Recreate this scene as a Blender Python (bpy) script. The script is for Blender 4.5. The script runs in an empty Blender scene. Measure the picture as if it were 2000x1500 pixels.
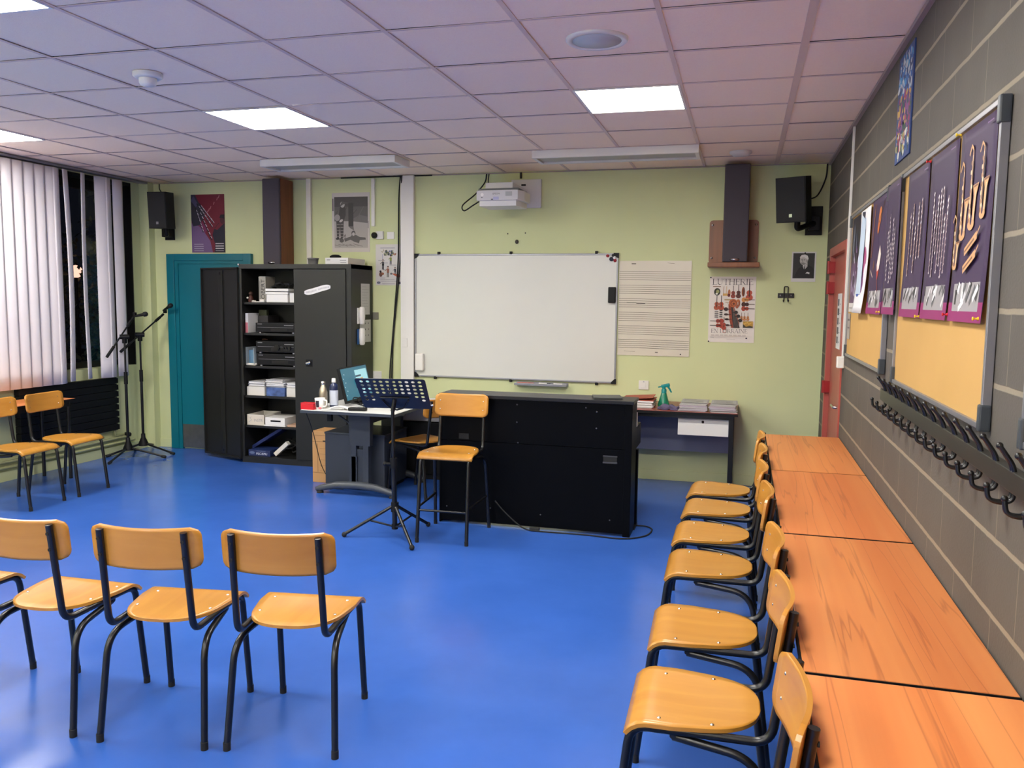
import bpy, bmesh, math, random
from mathutils import Vector, Matrix
random.seed(11)
S = bpy.context.scene
C = S.collection
PI = math.pi
V = Vector
XL, XR, YB, YF, HC = -6.13, 0.66, 7.605, -2.6, 2.79

# ------------------------------------------------------------------ materials
def lin(c):
    return tuple(((x/255)/12.92 if x/255 <= .04045 else ((x/255+.055)/1.055)**2.4) for x in c) + (1,)

def mat(name, col, rough=.5, metal=0, spec=.5, emit=0, var=0, vscale=3.0, bump=0, bscale=80, trans=0, coat=0, alpha=1):
    m = bpy.data.materials.new(name); m.use_nodes = True
    nt = m.node_tree; b = nt.nodes['Principled BSDF']
    b.inputs['Base Color'].default_value = lin(col)
    b.inputs['Roughness'].default_value = rough
    b.inputs['Metallic'].default_value = metal
    b.inputs['Specular IOR Level'].default_value = spec
    b.inputs['Transmission Weight'].default_value = trans
    b.inputs['Coat Weight'].default_value = coat
    b.inputs['Alpha'].default_value = alpha
    if emit:
        b.inputs['Emission Color'].default_value = lin(col)
        b.inputs['Emission Strength'].default_value = emit
    tc = nt.nodes.new('ShaderNodeTexCoord')
    if var:
        n = nt.nodes.new('ShaderNodeTexNoise'); n.inputs['Scale'].default_value = vscale; n.inputs['Detail'].default_value = 6
        nt.links.new(tc.outputs['Object'], n.inputs['Vector'])
        r = nt.nodes.new('ShaderNodeMapRange')
        r.inputs['From Min'].default_value = .3; r.inputs['From Max'].default_value = .7
        r.inputs['To Min'].default_value = 1-var; r.inputs['To Max'].default_value = 1+var
        nt.links.new(n.outputs['Fac'], r.inputs['Value'])
        mx = nt.nodes.new('ShaderNodeMix'); mx.data_type = 'RGBA'; mx.blend_type = 'MULTIPLY'
        mx.inputs[0].default_value = 1; mx.inputs[6].default_value = lin(col)
        nt.links.new(r.outputs['Result'], mx.inputs[7]); nt.links.new(mx.outputs[2], b.inputs['Base Color'])
    if bump:
        n = nt.nodes.new('ShaderNodeTexNoise'); n.inputs['Scale'].default_value = bscale; n.inputs['Detail'].default_value = 4
        nt.links.new(tc.outputs['Object'], n.inputs['Vector'])
        bp = nt.nodes.new('ShaderNodeBump'); bp.inputs['Strength'].default_value = bump; bp.inputs['Distance'].default_value = .01
        nt.links.new(n.outputs['Fac'], bp.inputs['Height']); nt.links.new(bp.outputs['Normal'], b.inputs['Normal'])
    return m

def wood(name, c1, c2, axis, rough=.35, scale=1.0, vein=None, contrast=1.0):
    """grain along the given object axis"""
    m = bpy.data.materials.new(name); m.use_nodes = True
    nt = m.node_tree; b = nt.nodes['Principled BSDF']; L = nt.links.new
    tc = nt.nodes.new('ShaderNodeTexCoord'); oi = nt.nodes.new('ShaderNodeObjectInfo')
    mp = nt.nodes.new('ShaderNodeMapping'); sc = [14*scale]*3; sc['xyz'.index(axis)] = (.4 if vein else 1.3)*scale
    mp.inputs['Scale'].default_value = sc
    rv = nt.nodes.new('ShaderNodeVectorMath'); rv.operation = 'MULTIPLY_ADD'
    cb = nt.nodes.new('ShaderNodeCombineXYZ')
    for k in range(3): L(oi.outputs['Random'], cb.inputs[k])
    rv.inputs[1].default_value = (37, 53, 71)
    L(cb.outputs[0], rv.inputs[0]); L(tc.outputs['Object'], mp.inputs['Vector']); L(mp.outputs[0], rv.inputs[2])
    n = nt.nodes.new('ShaderNodeTexNoise'); n.inputs['Scale'].default_value = 1.0; n.inputs['Detail'].default_value = 7
    n.inputs['Distortion'].default_value = .5 if vein else 1.2
    L(rv.outputs[0], n.inputs['Vector'])
    cr = nt.nodes.new('ShaderNodeValToRGB')
    cr.color_ramp.elements[0].position = .5-.22/contrast; cr.color_ramp.elements[0].color = lin(c1)
    cr.color_ramp.elements[1].position = .5+.22/contrast; cr.color_ramp.elements[1].color = lin(c2)
    L(n.outputs['Fac'], cr.inputs['Fac'])
    out = cr.outputs['Color']
    if vein:
        w = nt.nodes.new('ShaderNodeTexNoise'); w.inputs['Scale'].default_value = .8; w.inputs['Detail'].default_value = 4; w.inputs['Distortion'].default_value = .25
        L(rv.outputs[0], w.inputs['Vector'])
        s1 = nt.nodes.new('ShaderNodeMath'); s1.operation = 'PINGPONG'; s1.inputs[1].default_value = .055
        L(w.outputs['Fac'], s1.inputs[0])
        mr = nt.nodes.new('ShaderNodeMapRange'); mr.inputs['From Min'].default_value = 0; mr.inputs['From Max'].default_value = .0075
        mr.inputs['To Min'].default_value = .42; mr.inputs['To Max'].default_value = 0
        L(s1.outputs[0], mr.inputs['Value'])
        mx = nt.nodes.new('ShaderNodeMix'); mx.data_type = 'RGBA'; mx.inputs[7].default_value = lin(vein)
        L(mr.outputs['Result'], mx.inputs[0]); L(out, mx.inputs[6]); out = mx.outputs[2]
    hv = nt.nodes.new('ShaderNodeHueSaturation')
    rr = nt.nodes.new('ShaderNodeMapRange'); rr.inputs['To Min'].default_value = .9; rr.inputs['To Max'].default_value = 1.1
    L(oi.outputs['Random'], rr.inputs['Value']); L(rr.outputs['Result'], hv.inputs['Value']); L(out, hv.inputs['Color'])
    L(hv.outputs['Color'], b.inputs['Base Color'])
    b.inputs['Roughness'].default_value = rough
    return m

M = {}
M['black'] = mat('black_metal', (14, 14, 16), .3, 0, .5)
M['blackmatte'] = mat('black_plastic', (11, 11, 13), .55, 0, .3)
M['pianoblack'] = mat('piano_black', (5, 6, 9), .4, 0, .06, bump=.05, bscale=200)
M['rubber'] = mat('rubber', (18, 18, 18), .8)
M['chrome'] = mat('chrome', (200, 200, 200), .2, 1)
M['alu'] = mat('aluminium', (150, 150, 155), .4, .7)
M['steel'] = mat('brushed_steel', (128, 128, 126), .38, .8, var=.12, vscale=12)
M['white'] = mat('white_plastic', (225, 222, 216), .45)
M['offwhite'] = mat('off_white', (214, 209, 198), .5)
M['paper'] = mat('paper', (226, 224, 222), .8)
M['greypaper'] = mat('grey_paper', (178, 176, 174), .8)
M['anthracite'] = mat('anthracite_steel', (26, 26, 24), .42, 0, .5, bump=.03, bscale=300)
M['anthshade'] = mat('anthracite_shaded', (20, 20, 20), .5)  # shelf steel darkened: the cabinet's inner shade is put into the colour
M['slate'] = mat('slate_panel', (46, 52, 62), .5, var=.04)
M['teal'] = mat('teal_paint', (0, 104, 118), .4, var=.06, vscale=1.5)
M['red'] = mat('red_paint', (172, 84, 74), .4, var=.04)
M['redhinge'] = mat('red_hinge', (150, 24, 28), .4)
M['cork'] = mat('tan_felt', (190, 152, 94), .95, 0, .1, var=.03, vscale=2.5, bump=.08, bscale=400)
M['board'] = mat('whiteboard_enamel', (212, 212, 205), .22, 0, .5, var=.015, vscale=1.2)
M['green'] = mat('green_wall_paint', (203, 209, 160), .6, 0, .3, var=.035, vscale=1.1, bump=.03, bscale=160)
M['rearwall'] = mat('rear_wall_paint', (236, 232, 222), .7)
M['beech'] = wood('beech_ply', (172, 114, 40), (190, 134, 55), 'x', .32, 1.0)
M['beechy'] = wood('beech_ply_seat', (168, 114, 39), (184, 131, 53), 'y', .3, 1.0)
M['table'] = wood('cherry_laminate', (188, 100, 50), (216, 142, 80), 'y', .38, .55, vein=(120, 52, 30), contrast=.8)
M['redwood'] = wood('redwood_laminate', (120, 44, 34), (150, 62, 46), 'x', .3)
M['brown'] = wood('brown_veneer', (112, 62, 30), (134, 78, 40), 'z', .4)
M['sidewood'] = wood('speaker_veneer', (98, 48, 24), (120, 64, 34), 'z', .45)
M['grille'] = mat('grille_cloth', (72, 67, 74), .9, bump=.2, bscale=500)
M['lampoff'] = mat('prismatic_diffuser', (170, 170, 160), .35, bump=.3, bscale=250)
M['slat'] = mat('blind_fabric', (222, 216, 220), .7, 0, .2, bump=.04, bscale=500)
M['led'] = mat('led_diffuser', (255, 251, 242), .5, emit=13.0)
M['blockgreen'] = M['green']
M['bluebox'] = mat('blue_carton', (26, 44, 92), .5)
M['camo'] = mat('blue_pattern_carton', (70, 92, 140), .5, var=.5, vscale=18)
M['carton'] = mat('cardboard', (176, 132, 82), .8, var=.05)
M['cartonin'] = mat('cardboard_inside', (140, 108, 66), .85)
M['redbox'] = mat('red_plastic', (196, 24, 34), .4)
M['greenglass'] = mat('green_bottle', (40, 170, 130), .2, trans=.55)
M['tealplastic'] = mat('teal_plastic', (0, 132, 130), .35)
M['clear'] = mat('clear_plastic', (200, 208, 212), .25, trans=.5)
M['bluegel'] = mat('blue_bottle', (24, 36, 72), .3)
M['mauvecloth'] = mat('mauve_cloth', (92, 84, 112), .9, bump=.4, bscale=60)
M['folderred'] = mat('red_folder', (172, 82, 62), .6)
M['greyfolder'] = mat('grey_folder', (66, 68, 66), .5)
M['lightgrey'] = mat('light_grey_plastic', (170, 172, 180), .5)
M['modesty'] = mat('blue_grey_panel', (112, 116, 138), .45)
M['greygrille'] = mat('grey_speaker_mesh', (190, 196, 198), .6)
M['rack'] = mat('dark_rack_rail', (44, 43, 38), .4)
M['greycap'] = mat('grey_corner_cap', (62, 68, 74), .4)
M['projwhite'] = mat('projector_white', (205, 203, 206), .4)
M['yellowpin'] = mat('yellow_pin', (230, 196, 40), .3)
M['tray'] = mat('navy_perforated_tray', (22, 24, 38), .4)
M['bark'] = mat('bark', (48, 38, 30), .9)
M['leaf'] = mat('night_leaf', (112, 118, 96), .7)
M['night'] = mat('dark_frame', (12, 12, 13), .5)
M['pipe'] = mat('pipe_paint', (166, 168, 124), .45)

# floor
def floor_mat():
    m = mat('blue_vinyl', (34, 96, 206), .26, 0, .5)
    nt = m.node_tree; b = nt.nodes['Principled BSDF']; L = nt.links.new
    tc = nt.nodes.new('ShaderNodeTexCoord')
    n = nt.nodes.new('ShaderNodeTexNoise'); n.inputs['Scale'].default_value = 1.4; n.inputs['Detail'].default_value = 9; n.inputs['Roughness'].default_value = .62
    L(tc.outputs['Object'], n.inputs['Vector'])
    cr = nt.nodes.new('ShaderNodeValToRGB')
    cr.color_ramp.elements[0].position = .32; cr.color_ramp.elements[0].color = lin((47, 87, 166))
    cr.color_ramp.elements[1].position = .68; cr.color_ramp.elements[1].color = lin((54, 96, 180))
    L(n.outputs['Fac'], cr.inputs['Fac']); L(cr.outputs['Color'], b.inputs['Base Color'])
    n2 = nt.nodes.new('ShaderNodeTexNoise'); n2.inputs['Scale'].default_value = 3.5; n2.inputs['Detail'].default_value = 8
    L(tc.outputs['Object'], n2.inputs['Vector'])
    r = nt.nodes.new('ShaderNodeMapRange'); r.inputs['From Min'].default_value = .3; r.inputs['From Max'].default_value = .7
    r.inputs['To Min'].default_value = .16; r.inputs['To Max'].default_value = .27
    L(n2.outputs['Fac'], r.inputs['Value']); L(r.outputs['Result'], b.inputs['Roughness'])
    n3 = nt.nodes.new('ShaderNodeTexNoise'); n3.inputs['Scale'].default_value = 5; n3.inputs['Detail'].default_value = 2
    L(tc.outputs['Object'], n3.inputs['Vector'])
    bp = nt.nodes.new('ShaderNodeBump'); bp.inputs['Strength'].default_value = .06; bp.inputs['Distance'].default_value = .02
    L(n3.outputs['Fac'], bp.inputs['Height']); L(bp.outputs['Normal'], b.inputs['Normal'])
    return m
M['floor'] = floor_mat()

def block_mat():
    m = mat('grey_block_wall', (112, 108, 102), .75, 0, .3)
    nt = m.node_tree; b = nt.nodes['Principled BSDF']; L = nt.links.new
    tc = nt.nodes.new('ShaderNodeTexCoord'); sp = nt.nodes.new('ShaderNodeSeparateXYZ'); L(tc.outputs['Object'], sp.inputs[0])
    wob = nt.nodes.new('ShaderNodeTexNoise'); wob.inputs['Scale'].default_value = 14; L(tc.outputs['Object'], wob.inputs['Vector'])
    def mth(op, a, c=None, d=None):
        n = nt.nodes.new('ShaderNodeMath'); n.operation = op
        for i, x in enumerate((a, c, d)):
            if x is None: continue
            if isinstance(x, (int, float)): n.inputs[i].default_value = x
            else: L(x, n.inputs[i])
        return n.outputs[0]
    wz = mth('MULTIPLY_ADD', wob.outputs['Fac'], .006, -.003)
    z = mth('DIVIDE', mth('ADD', sp.outputs[2], wz), .2)
    row = mth('FLOOR', z); fz = mth('FRACT', z)
    dz = mth('MULTIPLY', mth('MINIMUM', fz, mth('SUBTRACT', 1, fz)), .2)
    y = mth('DIVIDE', mth('SUBTRACT', sp.outputs[1], .21), .4)
    fy = mth('FRACT', mth('ADD', mth('ADD', y, 20), mth('MULTIPLY', mth('MODULO', row, 2), .5)))
    dy = mth('MULTIPLY', mth('MINIMUM', fy, mth('SUBTRACT', 1, fy)), .4)
    hm = nt.nodes.new('ShaderNodeMapRange'); hm.inputs['From Min'].default_value = .006; hm.inputs['From Max'].default_value = .009; hm.inputs['To Min'].default_value = 1; hm.inputs['To Max'].default_value = 0
    L(dz, hm.inputs['Value'])
    vm = nt.nodes.new('ShaderNodeMapRange'); vm.inputs['From Min'].default_value = .0012; vm.inputs['From Max'].default_value = .004; vm.inputs['To Min'].default_value = .55; vm.inputs['To Max'].default_value = 0
    L(dy, vm.inputs['Value'])
    mm = mth('MAXIMUM', hm.outputs['Result'], vm.outputs['Result'])
    n = nt.nodes.new('ShaderNodeTexNoise'); n.inputs['Scale'].default_value = 2.2; n.inputs['Detail'].default_value = 8; L(tc.outputs['Object'], n.inputs['Vector'])
    cr = nt.nodes.new('ShaderNodeValToRGB'); cr.color_ramp.elements[0].position = .3; cr.color_ramp.elements[0].color = lin((84, 79, 73))
    cr.color_ramp.elements[1].position = .7; cr.color_ramp.elements[1].color = lin((95, 90, 83)); L(n.outputs['Fac'], cr.inputs['Fac'])
    mx = nt.nodes.new('ShaderNodeMix'); mx.data_type = 'RGBA'; L(mm, mx.inputs[0]); L(cr.outputs['Color'], mx.inputs[6]); mx.inputs[7].default_value = lin((138, 128, 111))
    L(mx.outputs[2], b.inputs['Base Color'])
    n3 = nt.nodes.new('ShaderNodeTexNoise'); n3.inputs['Scale'].default_value = 120; L(tc.outputs['Object'], n3.inputs['Vector'])
    h = mth('ADD', mth('MULTIPLY', mm, -.6), mth('MULTIPLY', n3.outputs['Fac'], .35))
    bp = nt.nodes.new('ShaderNodeBump'); bp.inputs['Strength'].default_value = .35; bp.inputs['Distance'].default_value = .006
    L(h, bp.inputs['Height']); L(bp.outputs['Normal'], b.inputs['Normal'])
    return m
M['block'] = block_mat()
M['tile'] = mat('ceiling_tile', (255, 234, 212), .9, 0, .1, var=.025, vscale=120, bump=.12, bscale=220)
M['tbar'] = mat('ceiling_grid_bar', (218, 194, 184), .5)

def glass_mat():
    m = bpy.data.materials.new('window_glass'); m.use_nodes = True; nt = m.node_tree; nt.nodes.clear()
    o = nt.nodes.new('ShaderNodeOutputMaterial'); mx = nt.nodes.new('ShaderNodeMixShader'); t = nt.nodes.new('ShaderNodeBsdfTransparent')
    g = nt.nodes.new('ShaderNodeBsdfGlossy'); g.inputs['Roughness'].default_value = .01
    f = nt.nodes.new('ShaderNodeLayerWeight'); f.inputs['Blend'].default_value = .5
    p = nt.nodes.new('ShaderNodeMath'); p.operation = 'POWER'; p.inputs[1].default_value = 4; nt.links.new(f.outputs['Facing'], p.inputs[0])
    q = nt.nodes.new('ShaderNodeMath'); q.operation = 'MULTIPLY_ADD'; q.inputs[1].default_value = .9; q.inputs[2].default_value = .03; nt.links.new(p.outputs[0], q.inputs[0])
    nt.links.new(q.outputs[0], mx.inputs[0]); nt.links.new(t.outputs[0], mx.inputs[1]); nt.links.new(g.outputs[0], mx.inputs[2]); nt.links.new(mx.outputs[0], o.inputs[0])
    return m
M['glass'] = glass_mat()
_ink = {}
def ink(c, rough=.55):
    k = (tuple(c), rough)
    if k not in _ink: _ink[k] = mat('ink_%02x%02x%02x' % tuple(c), c, rough)
    return _ink[k]

# ------------------------------------------------------------------ mesh builder
def fillet(pts, rad, seg=5):
    pts = [V(p) for p in pts]; out = [pts[0]]
    for i in range(1, len(pts)-1):
        p, a, b = pts[i], pts[i-1]-pts[i], pts[i+1]-pts[i]
        r = rad[i-1] if isinstance(rad, (list, tuple)) else rad
        d = min(r, a.length*.48, b.length*.48)
        p0, p1 = p+a.normalized()*d, p+b.normalized()*d
        for k in range(seg+1):
            t = k/seg; out.append((1-t)**2*p0+2*t*(1-t)*p+t*t*p1)
    out.append(pts[-1]); return out

def spline(pts, n=8):
    pts = [V(p) for p in pts]; P = [pts[0]*2-pts[1]]+pts+[pts[-1]*2-pts[-2]]; out = []
    for i in range(1, len(P)-2):
        for k in range(n):
            t = k/n; a, b, c, d = P[i-1], P[i], P[i+1], P[i+2]
            out.append(.5*((2*b)+(c-a)*t+(2*a-5*b+4*c-d)*t*t+(3*b-a-3*c+d)*t**3))
    out.append(pts[-1]); return out

class MB:
    def __init__(s): s.bm = bmesh.new()
    def raw(s, vs, fs, mi=0, smooth=False):
        v = [s.bm.verts.new(p) for p in vs]
        for f in fs:
            try:
                q = s.bm.faces.new([v[i] for i in f]); q.material_index = mi; q.smooth = smooth
            except ValueError: pass
        return s
    def box(s, c, size, b=0, R=None, mi=0):
        t = bmesh.new(); bmesh.ops.create_cube(t, size=1)
        for v in t.verts: v.co = V((v.co.x*size[0], v.co.y*size[1], v.co.z*size[2]))
        if b: bmesh.ops.bevel(t, geom=list(t.edges), offset=b, segments=2, affect='EDGES', profile=.6)
        t.verts.ensure_lookup_table()
        X = Matrix.Translation(V(c)) @ (R.to_4x4() if R else Matrix())
        t.verts.index_update()
        s.raw([X @ v.co for v in t.verts], [[v.index for v in f.verts] for f in t.faces], mi); t.free(); return s
    def bx(s, x0, x1, y0, y1, z0, z1, b=0, mi=0):
        return s.box(((x0+x1)/2, (y0+y1)/2, (z0+z1)/2), (abs(x1-x0), abs(y1-y0), abs(z1-z0)), b, None, mi)
    def tube(s, pts, r, n=10, mi=0, cap=True, closed=False):
        pts = [V(p) for p in pts]; N = len(pts); rs = r if isinstance(r, (list, tuple)) else [r]*N
        tg = []
        for i in range(N):
            a = pts[(i-1) % N] if (i or closed) else pts[0]; b = pts[(i+1) % N] if (i < N-1 or closed) else pts[-1]
            tg.append((b-a).normalized())
        u = tg[0].orthogonal().normalized(); rings = []; vs = []
        for i in range(N):
            u = (u-tg[i]*u.dot(tg[i])).normalized(); w = tg[i].cross(u)
            for k in range(n):
                a = 2*PI*k/n; vs.append(pts[i]+(u*math.cos(a)+w*math.sin(a))*rs[i])
        fs = []
        for i in range(N if closed else N-1):
            j = (i+1) % N
            for k in range(n): fs.append([i*n+k, i*n+(k+1) % n, j*n+(k+1) % n, j*n+k])
        s.raw(vs, fs, mi, True)
        if cap and not closed:
            s.raw(vs[:n][::-1], [list(range(n))], mi); s.raw(vs[-n:], [list(range(n))], mi)
        return s
    def cyl(s, p0, p1, r, n=16, mi=0, r1=None): return s.tube([p0, p1], [r, r if r1 is None else r1], n, mi)
    def lathe(s, prof, n=24, X=None, mi=0, smooth=True):
        X = X or Matrix(); vs = []; fs = []
        for r, z in prof:
            for k in range(n): a = 2*PI*k/n; vs.append(X @ V((r*math.cos(a), r*math.sin(a), z)))
        for i in range(len(prof)-1):
            for k in range(n): fs.append([i*n+k, i*n+(k+1) % n, (i+1)*n+(k+1) % n, (i+1)*n+k])
        s.raw(vs, fs, mi, smooth)
        if prof[0][0] > 1e-6: s.raw(vs[:n][::-1], [list(range(n))], mi)
        if prof[-1][0] > 1e-6: s.raw(vs[-n:], [list(range(n))], mi)
        return s
    def ball(s, c, r, n=14, mi=0, sc=(1, 1, 1), R=None):
        X = Matrix.Translation(V(c)) @ (R.to_4x4() if R else Matrix()) @ Matrix.Diagonal((sc[0], sc[1], sc[2], 1))
        return s.lathe([(max(1e-5, r*math.sin(PI*i/8)), -r*math.cos(PI*i/8)) for i in range(9)], n, X, mi)
    def prism(s, poly, d0, d1, X=None, mi=0):
        X = X or Matrix(); n = len(poly)
        vs = [X @ V((p[0], p[1], d0)) for p in poly]+[X @ V((p[0], p[1], d1)) for p in poly]
        s.raw(vs, [list(range(n))[::-1], [n+i for i in range(n)]]+[[i, (i+1) % n, n+(i+1) % n, n+i] for i in range(n)], mi); return s
    def sheet(s, P, nu, nv, t, mi=0, mi2=None):
        """P(u,v) surface, u,v in 0..1; thickness t away from the normal"""
        e = 1e-3; top = []; bot = []
        for j in range(nv+1):
            for i in range(nu+1):
                u, v = i/nu, j/nv; p = V(P(u, v))
                a = V(P(min(1, u+e), v))-V(P(max(0, u-e), v)); b = V(P(u, min(1, v+e)))-V(P(u, max(0, v-e)))
                nn = a.cross(b); nn = nn.normalized() if nn.length > 1e-12 else V((0, 0, 1))
                top.append(p); bot.append(p-nn*t)
        n = nu+1; K = len(top); fs = []; fb = []; fr = []
        for j in range(nv):
            for i in range(nu):
                q = [j*n+i, j*n+i+1, (j+1)*n+i+1, (j+1)*n+i]; fs.append(q); fb.append([K+x for x in q[::-1]])
        rim = [i for i in range(n)]+[j*n+nu for j in range(1, nv+1)]+[nv*n+i for i in range(nu-1, -1, -1)]+[j*n for j in range(nv-1, 0, -1)]
        for a, b in zip(rim, rim[1:]+rim[:1]): fr.append([a, K+a, K+b, b])
        v = [s.bm.verts.new(p) for p in top+bot]
        for L_, sm, m_ in ((fs, True, mi), (fb, True, mi), (fr, False, mi if mi2 is None else mi2)):
            for f in L_:
                try: q = s.bm.faces.new([v[i] for i in f]); q.smooth = sm; q.material_index = m_
                except ValueError: pass
        return s
    def mesh(s, name, mats):
        me = bpy.data.meshes.new(name); s.bm.normal_update(); s.bm.to_mesh(me); s.bm.free()
        for m in (mats if isinstance(mats, (list, tuple)) else [mats]): me.materials.append(m)
        return me
    def build(s, name, mats, parent=None, loc=None, rotz=0):
        o = bpy.data.objects.new(name, s.mesh(name, mats)); C.objects.link(o)
        if parent: o.parent = parent
        if loc is not None: o.location = loc
        if rotz: o.rotation_euler.z = rotz
        return o

def tag(o, label=None, cat=None, group=None, kind=None):
    if label: o['label'] = label
    if cat: o['category'] = cat
    if group: o['group'] = group
    if kind: o['kind'] = kind
    return o
def thing(name, label, cat, loc=(0, 0, 0), rotz=0, group=None):
    o = bpy.data.objects.new(name, None); o.empty_display_size = .1; C.objects.link(o)
    o.location = loc; o.rotation_euler = (0, 0, rotz)
    return tag(o, label, cat, group)
def struct(name, mb, m, label, cat, parent=None):
    o = mb.build(name, m, parent)
    if not parent: tag(o, label, cat, None, 'structure')
    return o
def copy_tree(o, parent=None):
    c = o.copy(); C.objects.link(c); c.parent = parent
    for ch in list(o.children): copy_tree(ch, c)
    return c
def RX(a): return Matrix.Rotation(a, 3, 'X')
def RY(a): return Matrix.Rotation(a, 3, 'Y')
def RZ(a): return Matrix.Rotation(a, 3, 'Z')
def T4(x, y, z, R=None): return Matrix.Translation(V((x, y, z))) @ (R.to_4x4() if R else Matrix())

# ------------------------------------------------------------------ flat printed matter
def text_geo(body, size):
    c = bpy.data.curves.new('t', 'FONT'); c.body = body; c.size = size
    o = bpy.data.objects.new('t', c); C.objects.link(o)
    bpy.context.view_layer.update()
    me = bpy.data.meshes.new_from_object(o.evaluated_get(bpy.context.evaluated_depsgraph_get()))
    vs = [(v.co.x, v.co.y) for v in me.vertices]; fs = [list(p.vertices) for p in me.polygons]
    bpy.data.objects.remove(o); bpy.data.curves.remove(c); bpy.data.meshes.remove(me)
    return vs, fs

def arc(cx, cy, rx, ry, a0, a1, n=12):
    return [(cx+rx*math.cos(math.radians(a0+(a1-a0)*i/n)), cy+ry*math.sin(math.radians(a0+(a1-a0)*i/n))) for i in range(n+1)]
# roman capitals as (polyline, thick?) strokes in a box of height 1
def sf(x, y, w=.13): return ([(x-w, y), (x+w, y)], 0)
ROM = {
 'L': (.62, [([(.14, 0), (.14, 1)], 1), ([(.14, .02), (.6, .02)], 0), ([(.58, 0), (.62, .2)], 0), sf(.14, .98), sf(.14, .02)]),
 'U': (.8, [([(.14, 1), (.14, .32)]+arc(.4, .3, .26, .28, 180, 360, 10)[0:6], 1), (arc(.4, .3, .26, .28, 270, 360, 6)+[(.66, 1)], 0), sf(.14, .98), sf(.66, .98)]),
 'T': (.74, [([(.37, 0), (.37, 1)], 1), ([(.02, .98), (.72, .98)], 0), ([(.02, .82), (.05, .98)], 0), ([(.72, .82), (.69, .98)], 0), sf(.37, .02)]),
 'H': (.84, [([(.15, 0), (.15, 1)], 1), ([(.69, 0), (.69, 1)], 1), ([(.15, .52), (.69, .52)], 0), sf(.15, .98), sf(.15, .02), sf(.69, .98), sf(.69, .02)]),
 'E': (.62, [([(.14, 0), (.14, 1)], 1), ([(.05, .98), (.56, .98)], 0), ([(.14, .52), (.46, .52)], 0), ([(.05, .02), (.6, .02)], 0), ([(.56, .84), (.56, .98)], 0), ([(.6, .02), (.61, .18)], 0), ([(.46, .45), (.46, .6)], 0)]),
 'R': (.74, [([(.14, 0), (.14, 1)], 1), ([(.05, .98), (.34, .98)]+arc(.34, .74, .22, .24, 90, -90, 10)+[(.14, .5)], 0), ([(.36, .5), (.68, .0)], 1), sf(.14, .02)]),
 'I': (.34, [([(.17, 0), (.17, 1)], 1), sf(.17, .98), sf(.17, .02)]),
 'N': (.84, [([(.14, 0), (.14, 1)], 0), ([(.14, 1), (.7, 0)], 1), ([(.7, 0), (.7, 1)], 0), sf(.12, .98), sf(.14, .02), sf(.7, .98)]),
 'O': (.88, [(arc(.43, .5, .37, .48, 60, 240, 16), 1), (arc(.43, .5, .37, .48, 240, 420, 16), 1)]),
 'A': (.8, [([(.4, 1), (.08, 0)], 0), ([(.4, 1), (.7, 0)], 1), ([(.2, .36), (.6, .36)], 0), sf(.08, .02, .1), sf(.71, .02, .1)]),
 ' ': (.36, [])}

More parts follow.
